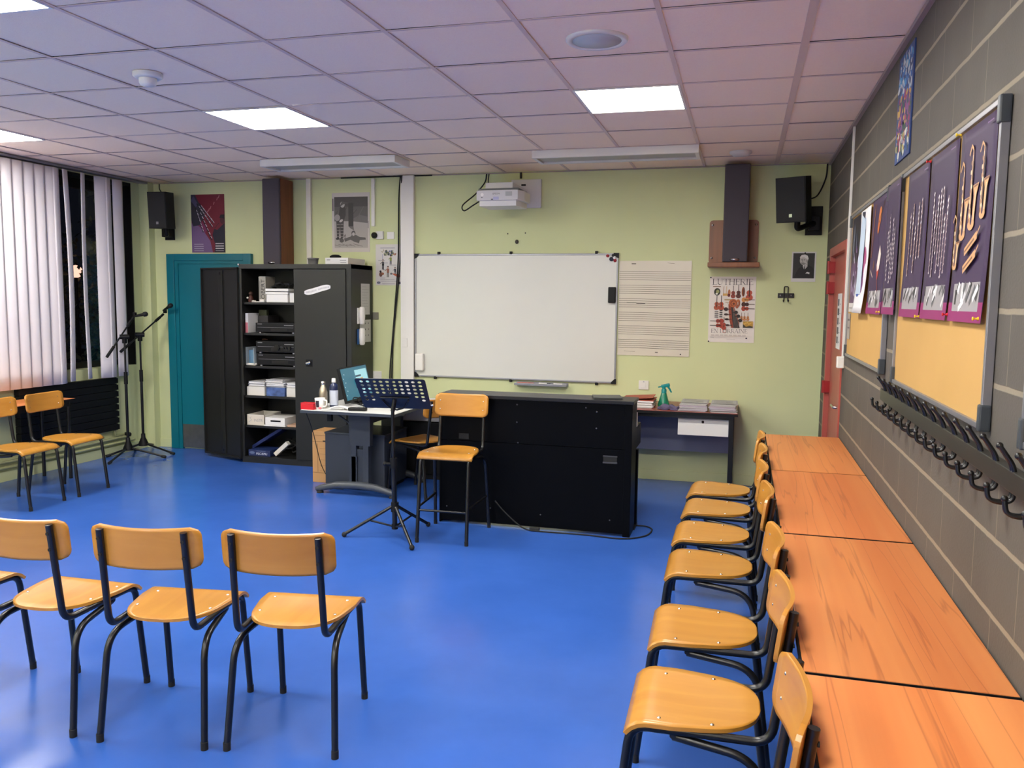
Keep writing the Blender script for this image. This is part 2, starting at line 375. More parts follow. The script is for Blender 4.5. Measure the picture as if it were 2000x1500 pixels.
class Art:
    """a flat printed sheet: local X right, Z up, faces -Y; prints lie on the front of a thin sheet"""
    def __init__(s, w, h, base=(226, 224, 222), t=.002, rough=.6, curl=None):
        s.mb = MB(); s.mats = []; s.k = 0; s.t = t; s.w = w; s.h = h; s.rough = rough; s.curl = curl
        if curl:
            s.mb.sheet(lambda u, v: (u*w, -curl(u*w, v*h), v*h), 8, 16, t, s.mi(base))
        else: s.mb.bx(0, w, -t, 0, 0, h, mi=s.mi(base))
    def mi(s, c):
        m = ink(c, s.rough)
        if m not in s.mats: s.mats.append(m)
        return s.mats.index(m)
    def yy(s, x=0, z=0): return -(s.curl(x, z) if s.curl else s.t)-.0004-.00007*s.k
    def poly(s, pts, c):
        s.k += 1; s.mb.raw([(x, s.yy(x, z), z) for x, z in pts], [list(range(len(pts)))], s.mi(c)); return s
    def rect(s, x0, z0, x1, z1, c): return s.poly([(x0, z0), (x1, z0), (x1, z1), (x0, z1)], c)
    def ell(s, cx, cz, rx, rz, c, rot=0, n=20):
        q = []; ca, sa = math.cos(rot), math.sin(rot)
        for i in range(n):
            a = 2*PI*i/n; x, z = rx*math.cos(a), rz*math.sin(a); q.append((cx+x*ca-z*sa, cz+x*sa+z*ca))
        return s.poly(q, c)
    def line(s, pts, w, c, keep=False):
        if not keep: s.k += 1
        for (x0, z0), (x1, z1) in zip(pts, pts[1:]):
            d = math.hypot(x1-x0, z1-z0) or 1e-9; nx, nz = -(z1-z0)/d*w/2, (x1-x0)/d*w/2; ex, ez = (x1-x0)/d*w*.2, (z1-z0)/d*w*.2
            q = [(x0-ex+nx, z0-ez+nz), (x0-ex-nx, z0-ez-nz), (x1+ex-nx, z1+ez-nz), (x1+ex+nx, z1+ez+nz)]
            s.mb.raw([(x, s.yy(x, z), z) for x, z in q[::-1]], [[0, 1, 2, 3]], s.mi(c))
        return s
    def text(s, body, x, z, size, c, rot=0, width=None):
        s.k += 1; vs, fs = text_geo(body, size)
        k = width/max(v[0] for v in vs) if width else 1
        ca, sa = math.cos(rot), math.sin(rot)
        s.mb.raw([(x+a*k*ca-b*sa, s.yy(x, z), z+a*k*sa+b*ca) for a, b in vs], fs, s.mi(c)); return s
    def roman(s, body, x, z, h, c, width, thick=.105):
        tot = sum(ROM[ch][0] for ch in body); kx = width/tot; px = x; s.k += 1
        for ch in body:
            adv, st = ROM[ch]
            for pts, th in st: s.line([(px+a*kx, z+b*h) for a, b in pts], h*(thick if th else .038), c, True)
            px += adv*kx
        return s
    def scribble(s, x0, x1, z, c, w=.003, seed=0):
        r = random.Random(seed); x = x0
        s.k += 1
        while x < x1:
            l = r.uniform(.01, .03)*(x1-x0)*3; l = min(l, x1-x); s.line([(x, z), (x+l, z)], w, c, True); x += l+(x1-x0)*.02
        return s
    def violin(s, cx, cz, L, c, neck=(60, 30, 20), rot=0):
        """a small bowed instrument, body down, length L, turned by rot"""
        ca, sa = math.cos(rot), math.sin(rot)
        def P(x, z): return (cx+(x*ca-z*sa)*L, cz+(x*sa+z*ca)*L)
        s.ell(*P(0, -.33), .19*L, .17*L, c, rot); s.ell(*P(0, -.07), .15*L, .14*L, c, rot); s.poly([P(-.11, -.2), P(.11, -.2), P(.11, -.1), P(-.11, -.1)], c)
        s.line([P(0, -.3), P(0, .5)], .045*L, neck); s.ell(*P(0, -.2), .05*L, .035*L, (c[0]//3, c[1]//3, c[2]//3), rot); return s
    def build(s, name, loc, rotz=0, label=None, cat='poster', group=None, parent=None):
        o = s.mb.build(name, s.mats, parent, loc, rotz)
        if label: tag(o, label, cat, group)
        return o
BACK, RIGHT, LEFT = 0, -PI/2, PI/2

# ------------------------------------------------------------------ the room
struct('floor', MB().bx(XL-.2, XR+.2, YF, YB+.2, -.1, 0), M['floor'], 'glossy blue vinyl floor of the music classroom', 'floor')
struct('wall_back', MB().bx(XL-.2, XR+.2, YB, YB+.2, 0, HC+.1), M['green'], 'pale green end wall behind the whiteboard', 'wall')
w = MB(); w.bx(XR, XR+.2, YF, 6.09, 0, HC+.1); w.bx(XR, XR+.2, 7.21, YB, 0, HC+.1); w.bx(XR, XR+.2, 6.09, 7.21, 2.045, HC+.1)
struct('wall_right', w, M['block'], 'grey painted block wall with pale mortar lines', 'wall')
WY0, WY1, WZ0, WZ1 = 3.2, 7.39, .9, 2.765
w = MB(); w.bx(XL-.25, XL, YF, WY0, 0, HC+.1); w.bx(XL-.25, XL, WY1, YB, 0, HC+.1); w.bx(XL-.25, XL, WY0, WY1, 0, WZ0); w.bx(XL-.25, XL, WY0, WY1, WZ1, HC+.1)
struct('wall_left', w, M['green'], 'pale green side wall around the night window', 'wall')
struct('wall_rear', MB().bx(XL-.2, XR+.2, YF-.2, YF, 0, HC+.1), M['rearwall'], 'plain rear wall behind the viewer', 'wall')
struct('trim_1', MB().bx(XL, -6.02, 7.515, YB, 0, HC), M['green'], 'green boxed pipe duct in the corner left of the teal door', 'duct')
struct('baseboard_back', MB().bx(-6.02, -5.86, YB-.012, YB, 0, .09).bx(-4.86, XR, YB-.012, YB, 0, .09), M['green'], 'pale green skirting along the end wall', 'skirting board')
struct('baseboard_left', MB().bx(XL, XL+.012, YF, 7.515, 0, .09), M['green'], 'pale green skirting under the radiator', 'skirting board')
# ceiling: loose 60 cm tiles in a bar grid
GX, GY = -3.3776, 3.5444
panels = [(i, j) for i in (-4, 0, 4) for j in (-10, -6, -2, 2)]
cm = MB(); r = random.Random(3)
for i in range(-6, 9):
    for j in range(-12, 9):
        x0, x1 = max(XL, GX+i*.6+.008), min(XR, GX+i*.6+.592); y0, y1 = max(YF, GY+j*.6+.008), min(YB, GY+j*.6+.592)
        if x1-x0 < .02 or y1-y0 < .02 or (i, j) in panels: continue
        a, b = r.uniform(0, .0035), r.uniform(0, .0035)
        z = HC+.0034
        cm.raw([(x0, y0, z+a), (x0, y1, z+b), (x1, y1, z+a), (x1, y0, z+b)], [[0, 1, 2, 3]], 0)
        cm.raw([(x0, y0, z+a), (x0, y1, z+b), (x0, y1, z+.02), (x0, y0, z+.02)], [[0, 1, 2, 3]], 0)
for i in range(-5, 8):
    x = GX+i*.6; wd = .018 if i == 6 else .0115
    if XL < x < XR: cm.bx(x-wd, x+wd, YF, YB, HC, HC+.003, mi=1)
for j in range(-11, 8):
    y = GY+j*.6
    if YF < y < YB:
        for i in range(-6, 8):
            xa, xb = max(XL, GX+i*.6+.0115), min(XR, GX+(i+1)*.6-.0115)
            if xb > xa: cm.bx(xa, xb, y-.0085, y+.0085, HC+.0006, HC+.003, mi=1)
cm.bx(XL-.2, XR+.2, YF-.2, YB+.2, HC+.03, HC+.1, mi=2)
struct('ceiling', cm, [M['tile'], M['tbar'], M['night']], 'suspended ceiling of pale lilac tiles in a bar grid', 'ceiling')
t = MB(); t.bx(XR-.022, XR, YF, YB, HC-.02, HC); t.bx(XL, XL+.02, YF, YB, HC-.012, HC); t.bx(XL, XR-.022, YB-.008, YB, HC-.008, HC)
struct('trim_2', t, mat('edge_angle', (158, 142, 140), .5), 'grey edge angle around the suspended ceiling', 'trim')

LB = {(0, 2): 'square ceiling light panel between the smoke detector and the projector', (4, 2): 'square ceiling light panel just beyond the round ceiling speaker',
      (-4, 2): 'square ceiling light panel nearest the white vertical blind', (0, -2): 'square ceiling light panel cut by the top left picture corner',
      }
LB[(0, 2)] = 'square ceiling light panel between the smoke detector and the projector'
for i, j in panels:
    cx, cy = GX+i*.6+.3, GY+j*.6+.3
    t = thing('ceiling_light', LB.get((i, j), 'square ceiling light panel outside the picture'), 'ceiling light', (cx, cy, HC), 0, 'square light panels in the ceiling')
    f = MB()
    for a, b, c, d in ((-.297, .297, -.297, -.283), (-.297, .297, .283, .297), (-.297, -.283, -.283, .283), (.283, .297, -.283, .283)): f.bx(a, b, c, d, -.004, .02)
    f.build('frame', M['white'], t)
    MB().bx(-.283, .283, -.283, .283, .002, .012).build('diffuser', M['led'], t)

# ------------------------------------------------------------------ doors
d = struct('door_1', MB().bx(-5.74, -4.96, YB-.02, YB-.003, .012, 2.0), M['teal'], 'teal door left of the black cabinet', 'door')
f = MB()
for x0, x1, z0, z1 in ((-5.855, -5.765, 0, 2.055), (-4.94, -4.85, 0, 2.055), (-5.765, -4.94, 1.985, 2.055)): f.bx(x0, x1, YB-.045, YB, z0, z1, .004)
f.build('door_frame', M['teal'], d)
f = MB()
for x0, x1, z0, z1 in ((-5.765, -5.725, 0, 2.0), (-4.975, -4.94, 0, 2.0), (-5.725, -4.975, 1.955, 1.985)): f.bx(x0, x1, YB-.032, YB, z0, z1)
f.build('door_stop', M['teal'], d)
MB().bx(-5.722, -4.98, YB-.0235, YB-.02, .015, .262).build('kick_plate', M['steel'], d)

d = struct('door_2', MB().bx(.685, .72, 6.16, 7.14, .01, 1.99), M['red'], 'salmon red door in the block wall', 'door')
f = MB()
for y0, y1, z0, z1 in ((6.085, 6.15, 0, 2.05), (7.15, 7.215, 0, 2.05), (6.15, 7.15, 1.985, 2.05)): f.bx(XR-.012, XR+.12, y0, y1, z0, z1, .003)
f.build('door_frame', M['red'], d)
MB().bx(.72, .78, 6.1, 7.2, 0, 2.05).build('door_backing', M['red'], d)
for z in (.95, 1.74, 1.9):
    MB().cyl((XR-.022, 7.13, z-.05), (XR-.022, 7.13, z+.05), .012, 10).bx(XR-.02, .688, 7.11, 7.15, z-.045, z+.045).build('hinge', M['redhinge'], d)
h = MB(); h.bx(.676, .686, 6.2, 6.24, .78, .98, .003); h.tube(fillet([(.685, 6.22, .89), (.63, 6.22, .89), (.63, 6.36, .89)], .02), .0095, 10)
h.build('door_handle', M['chrome'], d)

def sheet_on_right(name, y_far, y_near, z0, z1, x, base=(226, 224, 222), **k):
    a = Art(y_far-y_near, z1-z0, base, **k); a.loc = (x, y_far, z0); return a
a = sheet_on_right('n', 6.78, 6.52, 1.28, 1.69, .684)
for k in range(5): a.rect(.03, .04+k*.07, .12+.02*(k % 2), .09+k*.07, (90, 92, 100)); a.rect(.15, .05+k*.07, .22, .055+k*.07, (120, 120, 126))
a.build('notice', a.loc, RIGHT, 'white printed notice taped low on the salmon red door', 'notice')
a = sheet_on_right('n', 6.36, 6.24, 1.73, 1.86, .684)
a.rect(.02, .02, .1, .05, (90, 90, 60)); a.rect(.03, .06, .09, .11, (150, 140, 80))
a.build('notice', a.loc, RIGHT, 'small yellowish notice high on the salmon red door', 'notice')

# ------------------------------------------------------------------ window, blind, outdoors
wn = struct('window_1', MB().bx(XL-.16, XL-.15, WY0+.05, WY1-.05, WZ0+.05, WZ1-.05), M['glass'], 'dark night window behind the vertical blind', 'window')
f = MB()
for y0, y1, z0, z1 in ((WY0, WY1, WZ0, WZ0+.06), (WY0, WY1, WZ1-.12, WZ1), (WY0, WY0+.06, WZ0, WZ1), (WY1-.06, WY1, WZ0, WZ1), (5.0, 5.06, WZ0, WZ1), (6.44, 6.5, WZ0, WZ1)):
    f.bx(XL-.19, XL-.12, y0, y1, z0, z1, .003)
f.build('window_frame', M['night'], wn)
f = MB(); f.bx(XL-.12, XL+.004, WY1-.012, WY1, WZ0, WZ1); f.bx(XL-.12, XL+.004, WY0, WY1, WZ1-.03, WZ1)
f.build('window_reveal', M['night'], wn)
bl = thing('vertical_blind', 'white vertical slat blind hanging over the night window', 'blind', (-6.03, 0, 0))
MB().bx(-.025, .025, 3.1, 7.5, 2.768, 2.788, .002).build('head_rail', M['alu'], bl)
def slat(y, ang, bow=0, z0=.80, wd=.127):
    h = 2.755-z0
    def P(u, v):
        s = (u-.5)*wd
        return (.012*(1-(2*u-1)**2)+bow*math.sin(v*PI)*.4+bow*v*0, s, 2.755-v*h)
    o = MB().sheet(P, 6, 14, .0015).build('slat', M['slat'], bl, (0, y, 0)); o.rotation_euler.z = ang
    return o
for k in range(14): slat(6.225-k*.115, -.22)
slat(6.315, .38)
slat(6.42, .42, .05, .815); slat(6.635, .48, -.03, .82)
for y, a in ((6.86, -.35), (6.96, .38), (7.085, -.1)): slat(y, a, 0, .808)

tr = thing('shrub', 'dark leafy shrub outside the night window', 'shrub', (-9.0, 9.85, -.3))
MB().tube([(0, 0, 0), (.03, .02, .7), (-.04, .05, 1.4)], [.05, .04, .02]).build('trunk', M['bark'], tr)
lf = MB(); r = random.Random(5)
for k in range(2600):
    p = V((r.gauss(0, .6), r.gauss(0, .8), 1.7+r.gauss(0, .55))); 
    if p.z < .25: continue
    q = V((r.uniform(-1, 1), r.uniform(-1, 1), r.uniform(-1, 1))).normalized()*.05; s_ = q.orthogonal().normalized()*.022
    lf.raw([p-q, p+s_, p+q, p-s_], [[0, 1, 2, 3]])
lf.build('foliage', M['leaf'], tr)
gl = thing('garden_lamp', 'lit lamp glowing among the leaves outside the dark window', 'lamp', (-8.62, 9.30, -.3))
MB().cyl((0, 0, 0), (0, 0, 2.15), .02).build('post', M['black'], gl)
MB().ball((0, 0, 2.23), .085).build('globe', mat('lamp_globe', (255, 190, 165), emit=.4), gl)
MB().bx(-25, XL-.25, -10, 25, -.4, -.3).build('ground', mat('night_ground', (30, 32, 30), .95)).update_tag()
tag(bpy.data.objects['ground'], 'dark ground outside the window', 'ground', None, 'structure')

# ------------------------------------------------------------------ radiator and pipes
rd = thing('radiator', 'black panel radiator on the wall under the window', 'radiator', (-6.09, 6.44, 0))
b = MB()
for k in range(8): b.bx(-.03, .03, -.60, .58, .265+k*.067, .265+k*.067+.0635, .004)
b.build('panel', M['blackmatte'], rd)
f = MB()
for k in range(8): f.bx(-.034, .036, .58, .592, .27+k*.067, .27+k*.067+.05)
f.build('end_fins', M['blackmatte'], rd)
b = MB(); b.tube(fillet([(0, .56, .265), (0, .56, .20), (-.005, .75, .20)], .03), .011); b.build('feed_pipe', M['pipe'], rd)
MB().cyl((0, .71, .2), (.045, .71, .2), .018).ball((.05, .71, .2), .02).build('valve', M['blackmatte'], rd)
for z, lb in ((.175, 'upper green painted heating pipe low on the window wall'), (.125, 'lower green painted heating pipe low on the window wall')):
    tag(MB().tube([(XL+.04, 1.5, z), (XL+.04, 7.22 if z > .15 else 7.28, z)], .014).build('heating_pipe', M['pipe']), lb, 'pipe', 'heating pipes on the window wall')

# ------------------------------------------------------------------ chairs
def make_chair(label, group=None, h=.455, stool=False, loc=(0, 0, 0), rotz=0):
    t = thing('bar_stool' if stool else 'school_chair', label, 'chair', loc, rotz, group)
    dz = h-.455; sp = .015 if stool else 0
    def seatP(u, v):
        v2 = v**1.4; y = -.178+.385*v2
        q = min(1, v2/.40); w = .150+.04*min(1, v2*1.6) if v2 > 0 else .15
        w = w*(max(0, 1-(1-q)**2.6))**(1/2.6)
        w = max(w, .028); x = (2*u-1)*w
        z = h-.006*(1-(x/.19)**2)*math.sin(PI*min(1, max(0, (v2-.1)/.7)))
        if v2 > .8: a = (v2-.8)/.2; z -= .034*a**2; y -= .012*a**2
        return (x, y, z)
    st = MB().sheet(seatP, 14, 22, .011).build('seat', M['beechy'], t)
    W, H_, zc, rr = (.195 if stool else .207), (.16 if stool else .15), h+.283, .036
    def backP(u, v):
        zz = (v-.5)*H_; e = max(0, abs(zz)-(H_/2-rr)); w = W-rr+math.sqrt(max(0, rr*rr-e*e)); x = (1-2*u)*w
        return (x, -.248+.038*(x/W)**2-.12*zz, zc+zz-.006*(1-(x/W)**2))
    bk = MB().sheet(backP, 16, 14, -.011).build('backrest', M['beech'], t)
    R_ = .0125
    for s in (-1, 1):
        fl = MB().tube(fillet([(s*.172, .226+sp, .012), (s*.166, .178, h-.022), (s*.163, .04, h-.023)], .05), R_)
        o = fl.build('leg', M['black'], t)
        MB().cyl((s*.172, .226+sp, 0), (s*.172, .226+sp, .03), .0132).build('foot_cap', M['rubber'], o)
        bp = MB().tube(fillet([(s*.163, .045, h-.023), (s*.160, -.200, h-.026), (s*.156, -.246, h+.345)], .05, 7), R_)
        o = bp.build('back_post', M['black'], t)
        for zz in (.03, -.03): y_ = -.238-.12*zz; MB().cyl((s*.156, y_-.008, zc+zz), (s*.156, y_-.016, zc+zz), .006, 8).build('bolt', M['rubber'], o)
        rl = MB().tube(fillet([(s*.150, .06, h-.046), (s*.184, -.172, h-.066), (s*.2, -.222-sp, .012)], .085, 8), R_)
        o = rl.build('leg', M['black'], t)
        MB().cyl((s*.2, -.222-sp, 0), (s*.2, -.222-sp, .03), .0132).build('foot_cap', M['rubber'], o)
        for y in (-.045, .1): MB().lathe([(.006, 0), (.005, .002), (.001, .003)], 8, T4(s*.145, y, h-.001)).build('screw', M['chrome'], st)
        for zz in (.03, -.03):
            x = s*.158; p = V((x, -.248+.038*(x/W)**2-.12*zz+.0105, zc+zz-.002)); MB().lathe([(.005, 0), (.004, .002), (.001, .003)], 8, Matrix.Translation(p) @ RX(-PI/2).to_4x4()).build('rivet', M['chrome'], bk)
    MB().tube([(-.163, .06, h-.04), (.163, .06, h-.04)], .009).build('cross_rod', M['black'], t)
    if stool:
        def L_(a, b, z): k = (z-.012)/(h-.05-.012); return a+(b-a)*k
        z = .215; ff = (.172-.006*z/h, .226+sp-(.048+sp)*z/h); rr_ = (.2-.034*z/h, -(.222+sp)+(.09+sp)*z/h)
        MB().tube([(-ff[0], ff[1], z), (ff[0], ff[1], z)], .008).build('foot_rail', M['black'], t)
        for s in (-1, 1): MB().tube([(s*ff[0], ff[1], z+.02), (s*rr_[0], rr_[1], z+.02)], .008).build('foot_rail', M['black'], t)
    return t
c0 = make_chair('nearest beech school chair of the row along the red-brown tables, seat below the picture', 'school chairs in a row along the tables', loc=(-.09, 1.79, 0), rotz=PI/2+.03)
def put_chair(x, y, rz, label, group):
    c = copy_tree(c0); c.location = (x, y, 0); c.rotation_euler.z = rz; c['label'] = label; c['group'] = group; return c
G1 = 'school chairs in a row along the tables'
for x, y, a, lb in ((-.09, 2.42, .02, 'second nearest beech chair of the row along the tables, its whole seat in view'),
                    (-.09, 3.0, .03, 'third nearest beech chair of the row along the red-brown tables'),
                    (-.10, 3.75, .02, 'fourth beech chair of the row along the tables, middle of the seven'),
                    (-.11, 4.28, .0, 'fifth beech chair of the row along the tables counting from the camera'),
                    (-.10, 4.82, -.02, 'sixth beech chair of the row along the tables, second from the far end'),
                    (-.10, 5.32, -.04, 'farthest beech chair of the row along the tables, nearest the drawer desk')):
    put_chair(x, y, PI/2+a, lb, G1)
G2 = 'school chairs seen from behind in the front row'
for x, y, a, lb in ((-1.562, 2.729, .15, 'beech school chair seen from behind, rightmost of the front row'),
                    (-2.036, 2.649, .15, 'beech school chair seen from behind, second from the right in the front row'),
                    (-2.525, 2.615, .03, 'beech school chair seen from behind, backrest cut by the left picture edge'),
                    (-3.09, 2.59, .0, 'beech school chair at the far left, only a seat corner and leg in view')):
    put_chair(x, y, a, lb, G2)
G3 = 'school chairs by the window wall'
put_chair(-5.335, 5.60, -PI/2+.06, 'beech school chair by the radiator, the one nearer the microphone stands', G3)
put_chair(-5.33, 5.12, -PI/2+.06, 'beech school chair by the window wall, cut by the left picture edge', G3)
c = put_chair(-2.56, 6.47, PI/2-.35, 'beech school chair tucked in behind the music stand at the teacher desk', None)
del c['group']
make_chair('tall beech stool chair with foot rails in front of the black piano', None, .592, True, (-1.885, 5.335, 0), PI+.04)

# ------------------------------------------------------------------ tables
def make_table(label, group, loc, rotz=0, L=1.287, D=.478, H=.71):
    t = thing('school_table', label, 'table', loc, rotz, group)      # length along local Y
    tp = MB().bx(-D/2, D/2, -L/2, L/2, H-.024, H, .003).build('tabletop', M['table'], t)
    e = MB(); e.bx(-D/2-.002, D/2+.002, -L/2-.003, -L/2+.002, H-.025, H-.0015); e.bx(-D/2-.002, D/2+.002, L/2-.002, L/2+.003, H-.025, H-.0015); e.bx(-D/2-.004, -D/2+.001, -L/2, L/2, H-.025, H-.0015)
    e.build('edge_band', M['blackmatte'], tp)
    f = MB()
    for x in (-D/2+.03, D/2-.03): f.bx(x-.01, x+.01, -L/2+.05, L/2-.05, H-.065, H-.026)
    for y in (-L/2+.05, L/2-.05): f.bx(-D/2+.03, D/2-.03, y-.01, y+.01, H-.065, H-.026)
    f.build('frame', M['black'], t)
    for x in (-D/2+.035, D/2-.035):
        for y in (-L/2+.05, L/2-.05): MB().tube([(x, y, 0), (x, y, H-.03)], .015).build('leg', M['black'], t)
    return t
tb = make_table('nearest red-brown laminate table against the block wall', 'red-brown tables along the block wall', (.415, 1.452, 0))
for y, lb in ((2.755, 'red-brown table along the block wall, second from the camera'), (4.06, 'red-brown table along the block wall, third from the camera'), (5.36, 'farthest red-brown table along the block wall, before the red door')):
    c = copy_tree(tb); c.location = (.415, y, 0); c['label'] = lb
make_table('red-brown table under the white blind at the left edge', None, (-5.84, 5.40, 0), PI, D=.36)

# ------------------------------------------------------------------ metal cabinet
CX0, CX1, CY0, CY1, CH = -4.70, -3.515, 7.12, 7.58, 1.93
cb = thing('metal_cabinet', 'tall anthracite metal cabinet with its left door swung open', 'cabinet', (0, 0, 0))
b = MB()
b.bx(CX0, CX0+.02, CY0, CY1, 0, CH); b.bx(CX1-.02, CX1, CY0, CY1, 0, CH); b.bx(CX0+.02, CX1-.02, CY1-.015, CY1, 0, CH)
b.bx(CX0, CX1, CY0-.004, CY1, CH-.045, CH, .003); b.bx(CX0, CX1, CY0, CY1-.015, 0, .06)
b.bx(CX1-.05, CX1-.002, CY0-.003, CY0+.012, .06, CH-.045); b.bx(CX0+.002, CX0+.028, CY0-.002, CY0+.01, .06, CH-.045)
b.build('body', M['anthracite'], cb)
SH = (1.567, 1.27, .95, .659, .365)
for z in SH:
    MB().bx(CX0+.022, CX1-.022, CY0+.03, CY1-.016, z-.022, z, .002).build('shelf', M['anthshade'], cb)
rdr = MB().bx(-4.102, CX1-.052, CY0-.016, CY0+.006, .062, CH-.05, .002).build('door', M['anthracite'], cb)
lk = MB().bx(-3.985, -3.915, CY0-.019, CY0-.015, .965, 1.035, .002).build('lock_plate', M['blackmatte'], rdr)
k = MB(); k.cyl((-3.95, CY0-.017, 1.0), (-3.95, CY0-.03, 1.0), .012); k.box((-3.95, CY0-.036, 1.002), (.05, .014, .02), .006, RY(-.35)); k.build('lock_handle', M['chrome'], rdr)
# open leaf: hinge at the left front corner, swung round past square
ld = MB(); DW = .575
ld.bx(0, DW, -.004, 0, .03, CH-.03)
ldo = ld.build('door', M['anthracite'], cb, (CX0+.002, CY0-.01, 0), PI-.34)
# inner face looks at the viewer: ribs on that side
MB().bx(.24, .30, .0, .014, .06, CH-.06, .004).build('stiffener', M['anthracite'], ldo)
n_ = MB(); n_.bx(.262, .278, .014, .017, CH-.10, CH-.075); n_.bx(.262, .278, .014, .017, .08, .105); n_.build('latch_slot', M['blackmatte'], ldo)
n_ = MB(); n_.bx(.0, .014, -.0, .02, .03, CH-.03); n_.bx(DW-.014, DW, -.0, .02, .03, CH-.03); n_.bx(0, DW, 0, .02, CH-.045, CH-.03); n_.bx(0, DW, 0, .02, .03, .045); n_.build('folded_rim', M['anthracite'], ldo)
MB().bx(CX0-.004, CX0+.008, CY0-.012, CY0+.004, CH-.012, CH+.004).build('hinge_pin', M['chrome'], cb)
# wavy sticker on the closed door
st = MB(); top = []; bot = []
for i in range(17):
    u = i/16; x = u*.27; mid = .03+.052*(3*u*u-2*u**3); hw = .026*(1-abs(2*u-1)**6*.55)
    top.append((x, mid+hw)); bot.append((x, mid-hw*(1.1-.1*u)))
X = Matrix(((1, 0, 0, -3.99), (0, 0, -1, CY0-.0165), (0, 1, 0, 1.635), (0, 0, 0, 1)))
st.prism(bot+top[::-1], 0, .0006, X, 0); r = random.Random(4)
for i in range(28):
    if i in (13, 14): continue
    u = .06+.88*i/27; x = u*.27; mid = .03+.052*(3*u*u-2*u**3)
    st.prism([(x-.0024, mid-.009+r.uniform(-.002, .002)), (x+.0024, mid-.008), (x+.0022, mid+.008+r.uniform(-.002, .002)), (x-.002, mid+.008)], .0007, .001, X, 1)
tag(st.build('sticker', [M['paper'], ink((168, 164, 168))]), 'wavy white sticker on the closed cabinet door', 'sticker')
# papers and pen holders on the cabinet's right side
def side_sheet(y0, y1, z0, z1, seed, lb):
    a = Art(y1-y0, z1-z0, (196, 194, 192), t=.001); r = random.Random(seed)
    for q in range(9):
        z = (z1-z0)*(.9-.09*q)
        if seed == 1: a.scribble(.02, (y1-y0)*r.uniform(.5, .95), z, (158, 156, 158), .003, q)
        elif q % 3 == 1:
            for w_ in range(3): a.rect(.04+w_*.07, z, .055+w_*.07, z+.014, (90, 90, 90))
    a.build('paper_sheet', (CX1+.0015, y0, z0), PI/2, lb, 'paper')
side_sheet(7.32, 7.51, 1.46, 1.755, 1, 'upper white sheet taped to the right side of the metal cabinet')
side_sheet(7.29, 7.53, 1.195, 1.41, 2, 'lower white sheet of small diagrams on the right side of the cabinet')
for z0, z1, bk, lb in ((1.37, 1.535, None, 'upper white plastic holder on the right side of the metal cabinet'), (1.175, 1.335, (30, 78, 130), 'lower white plastic holder with blue back on the side of the cabinet')):
    h = thing('plastic_holder', lb, 'holder', (CX1, 7.275, z0), 0, 'white holders on the cabinet side')
    MB().lathe([(.02, 0), (.03, .012), (.034, .08), (.03, z1-z0-.01), (.02, z1-z0)], 16, Matrix.Translation((.033, 0, 0)) @ Matrix.Diagonal((.8, 1.2, 1, 1))).build('shell', M['white'], h)
    MB().bx(.001, .012, -.04, .04, .005, z1-z0-.01, .002).build('back_plate', ink(bk) if bk else M['white'], h)

# things inside the open bay
IY = 7.17
def cbox(name, x0, x1, z0, z1, m, lb, cat, y0=IY, y1=7.45, b=.003, g=None):
    return tag(MB().bx(x0, x1, y0, y1, z0, z1, b).build(name, m), lb, cat, g)
s1, s2, s3, s4, s5 = SH; s6 = .06
bk = thing('dictionary', 'thick grey dictionary standing on the top shelf of the cabinet', 'book', (-4.535, 7.20, s1+.0005))
MB().bx(0, .075, 0, .17, 0, .245, .003).build('cover', ink((138, 132, 122)), bk)
MB().bx(.004, .071, .005, .172, .004, .247).build('pages', M['paper'], bk)
a = Art(.075, .245, (150, 145, 134), t=.001); a.text('OBERT', .064, .03, .056, (24, 24, 28), PI/2, .19); a.scribble(.008, .02, .06, (90, 90, 90)); a.line([(.012, .03), (.012, .2)], .005, (90, 88, 84))
a.build('spine', (0, -.0005, 0), 0, parent=bk)
bx_ = thing('storage_box', 'stack of white lidded plastic boxes beside the grey dictionary, lower one', 'box', (0, 0, 0), 0, 'white plastic boxes on the top shelf')
bx_['label'] = 'lower white plastic box with lid beside the grey dictionary'
MB().bx(-4.432, -4.20, 7.16, 7.42, s1, s1+.075, .006).build('body', M['white'], bx_); MB().bx(-4.437, -4.195, 7.155, 7.425, s1+.076, s1+.10, .004).build('lid', M['white'], bx_)
tag(MB().bx(-4.437, -4.19, 7.155, 7.425, s1+.105, s1+.132, .005).build('plastic_tray', M['white']), 'shallow white tray lying on top of the white plastic box', 'tray')
tag(MB().bx(-4.185, -4.12, 7.17, 7.40, s1, s1+.09, .005).build('storage_box', M['white']), 'narrow white box half hidden behind the closed cabinet door, top shelf', 'box')
cl = MB(); r = random.Random(8)
cl.tube(spline([(-4.42+.2*(k/11)+r.uniform(-.03, .03), 7.25+r.uniform(-.07, .1), s1+.142+.055*math.sin(k/11*PI)*r.uniform(.3, 1)) for k in range(12)]), .008, 8)
cl.tube(spline([(-4.40+.2*r.random(), 7.25+r.uniform(-.06, .1), s1+.14+.05*r.random()) for k in range(10)]), .009, 8)
tag(cl.build('coiled_cable', M['rubber']), 'coiled black cable lying on the white boxes, top shelf', 'cable')
ob = thing('figurine', 'small dark brown ornament at the left end of the top shelf', 'ornament', (-4.625, 7.2, s1))
MB().lathe([(.022, 0), (.028, .02), (.02, .05), (.012, .065)], 14).build('body', ink((70, 30, 20)), ob)
MB().ball((0, 0, .083), .02).build('head', ink((58, 34, 22)), ob); MB().ball((-.026, -.014, .04), .011).build('ball', M['offwhite'], ob)
tag(MB().bx(-4.59, -4.455, 7.16, 7.19, s1, s1+.008).bx(-4.5, -4.45, 7.15, 7.19, s1, s1+.028, .006).bx(-4.59, -4.56, 7.16, 7.19, s1, s1+.018, .004).build('tape_dispenser', M['offwhite']), 'pale tape dispenser in front of the grey dictionary', 'tape dispenser')
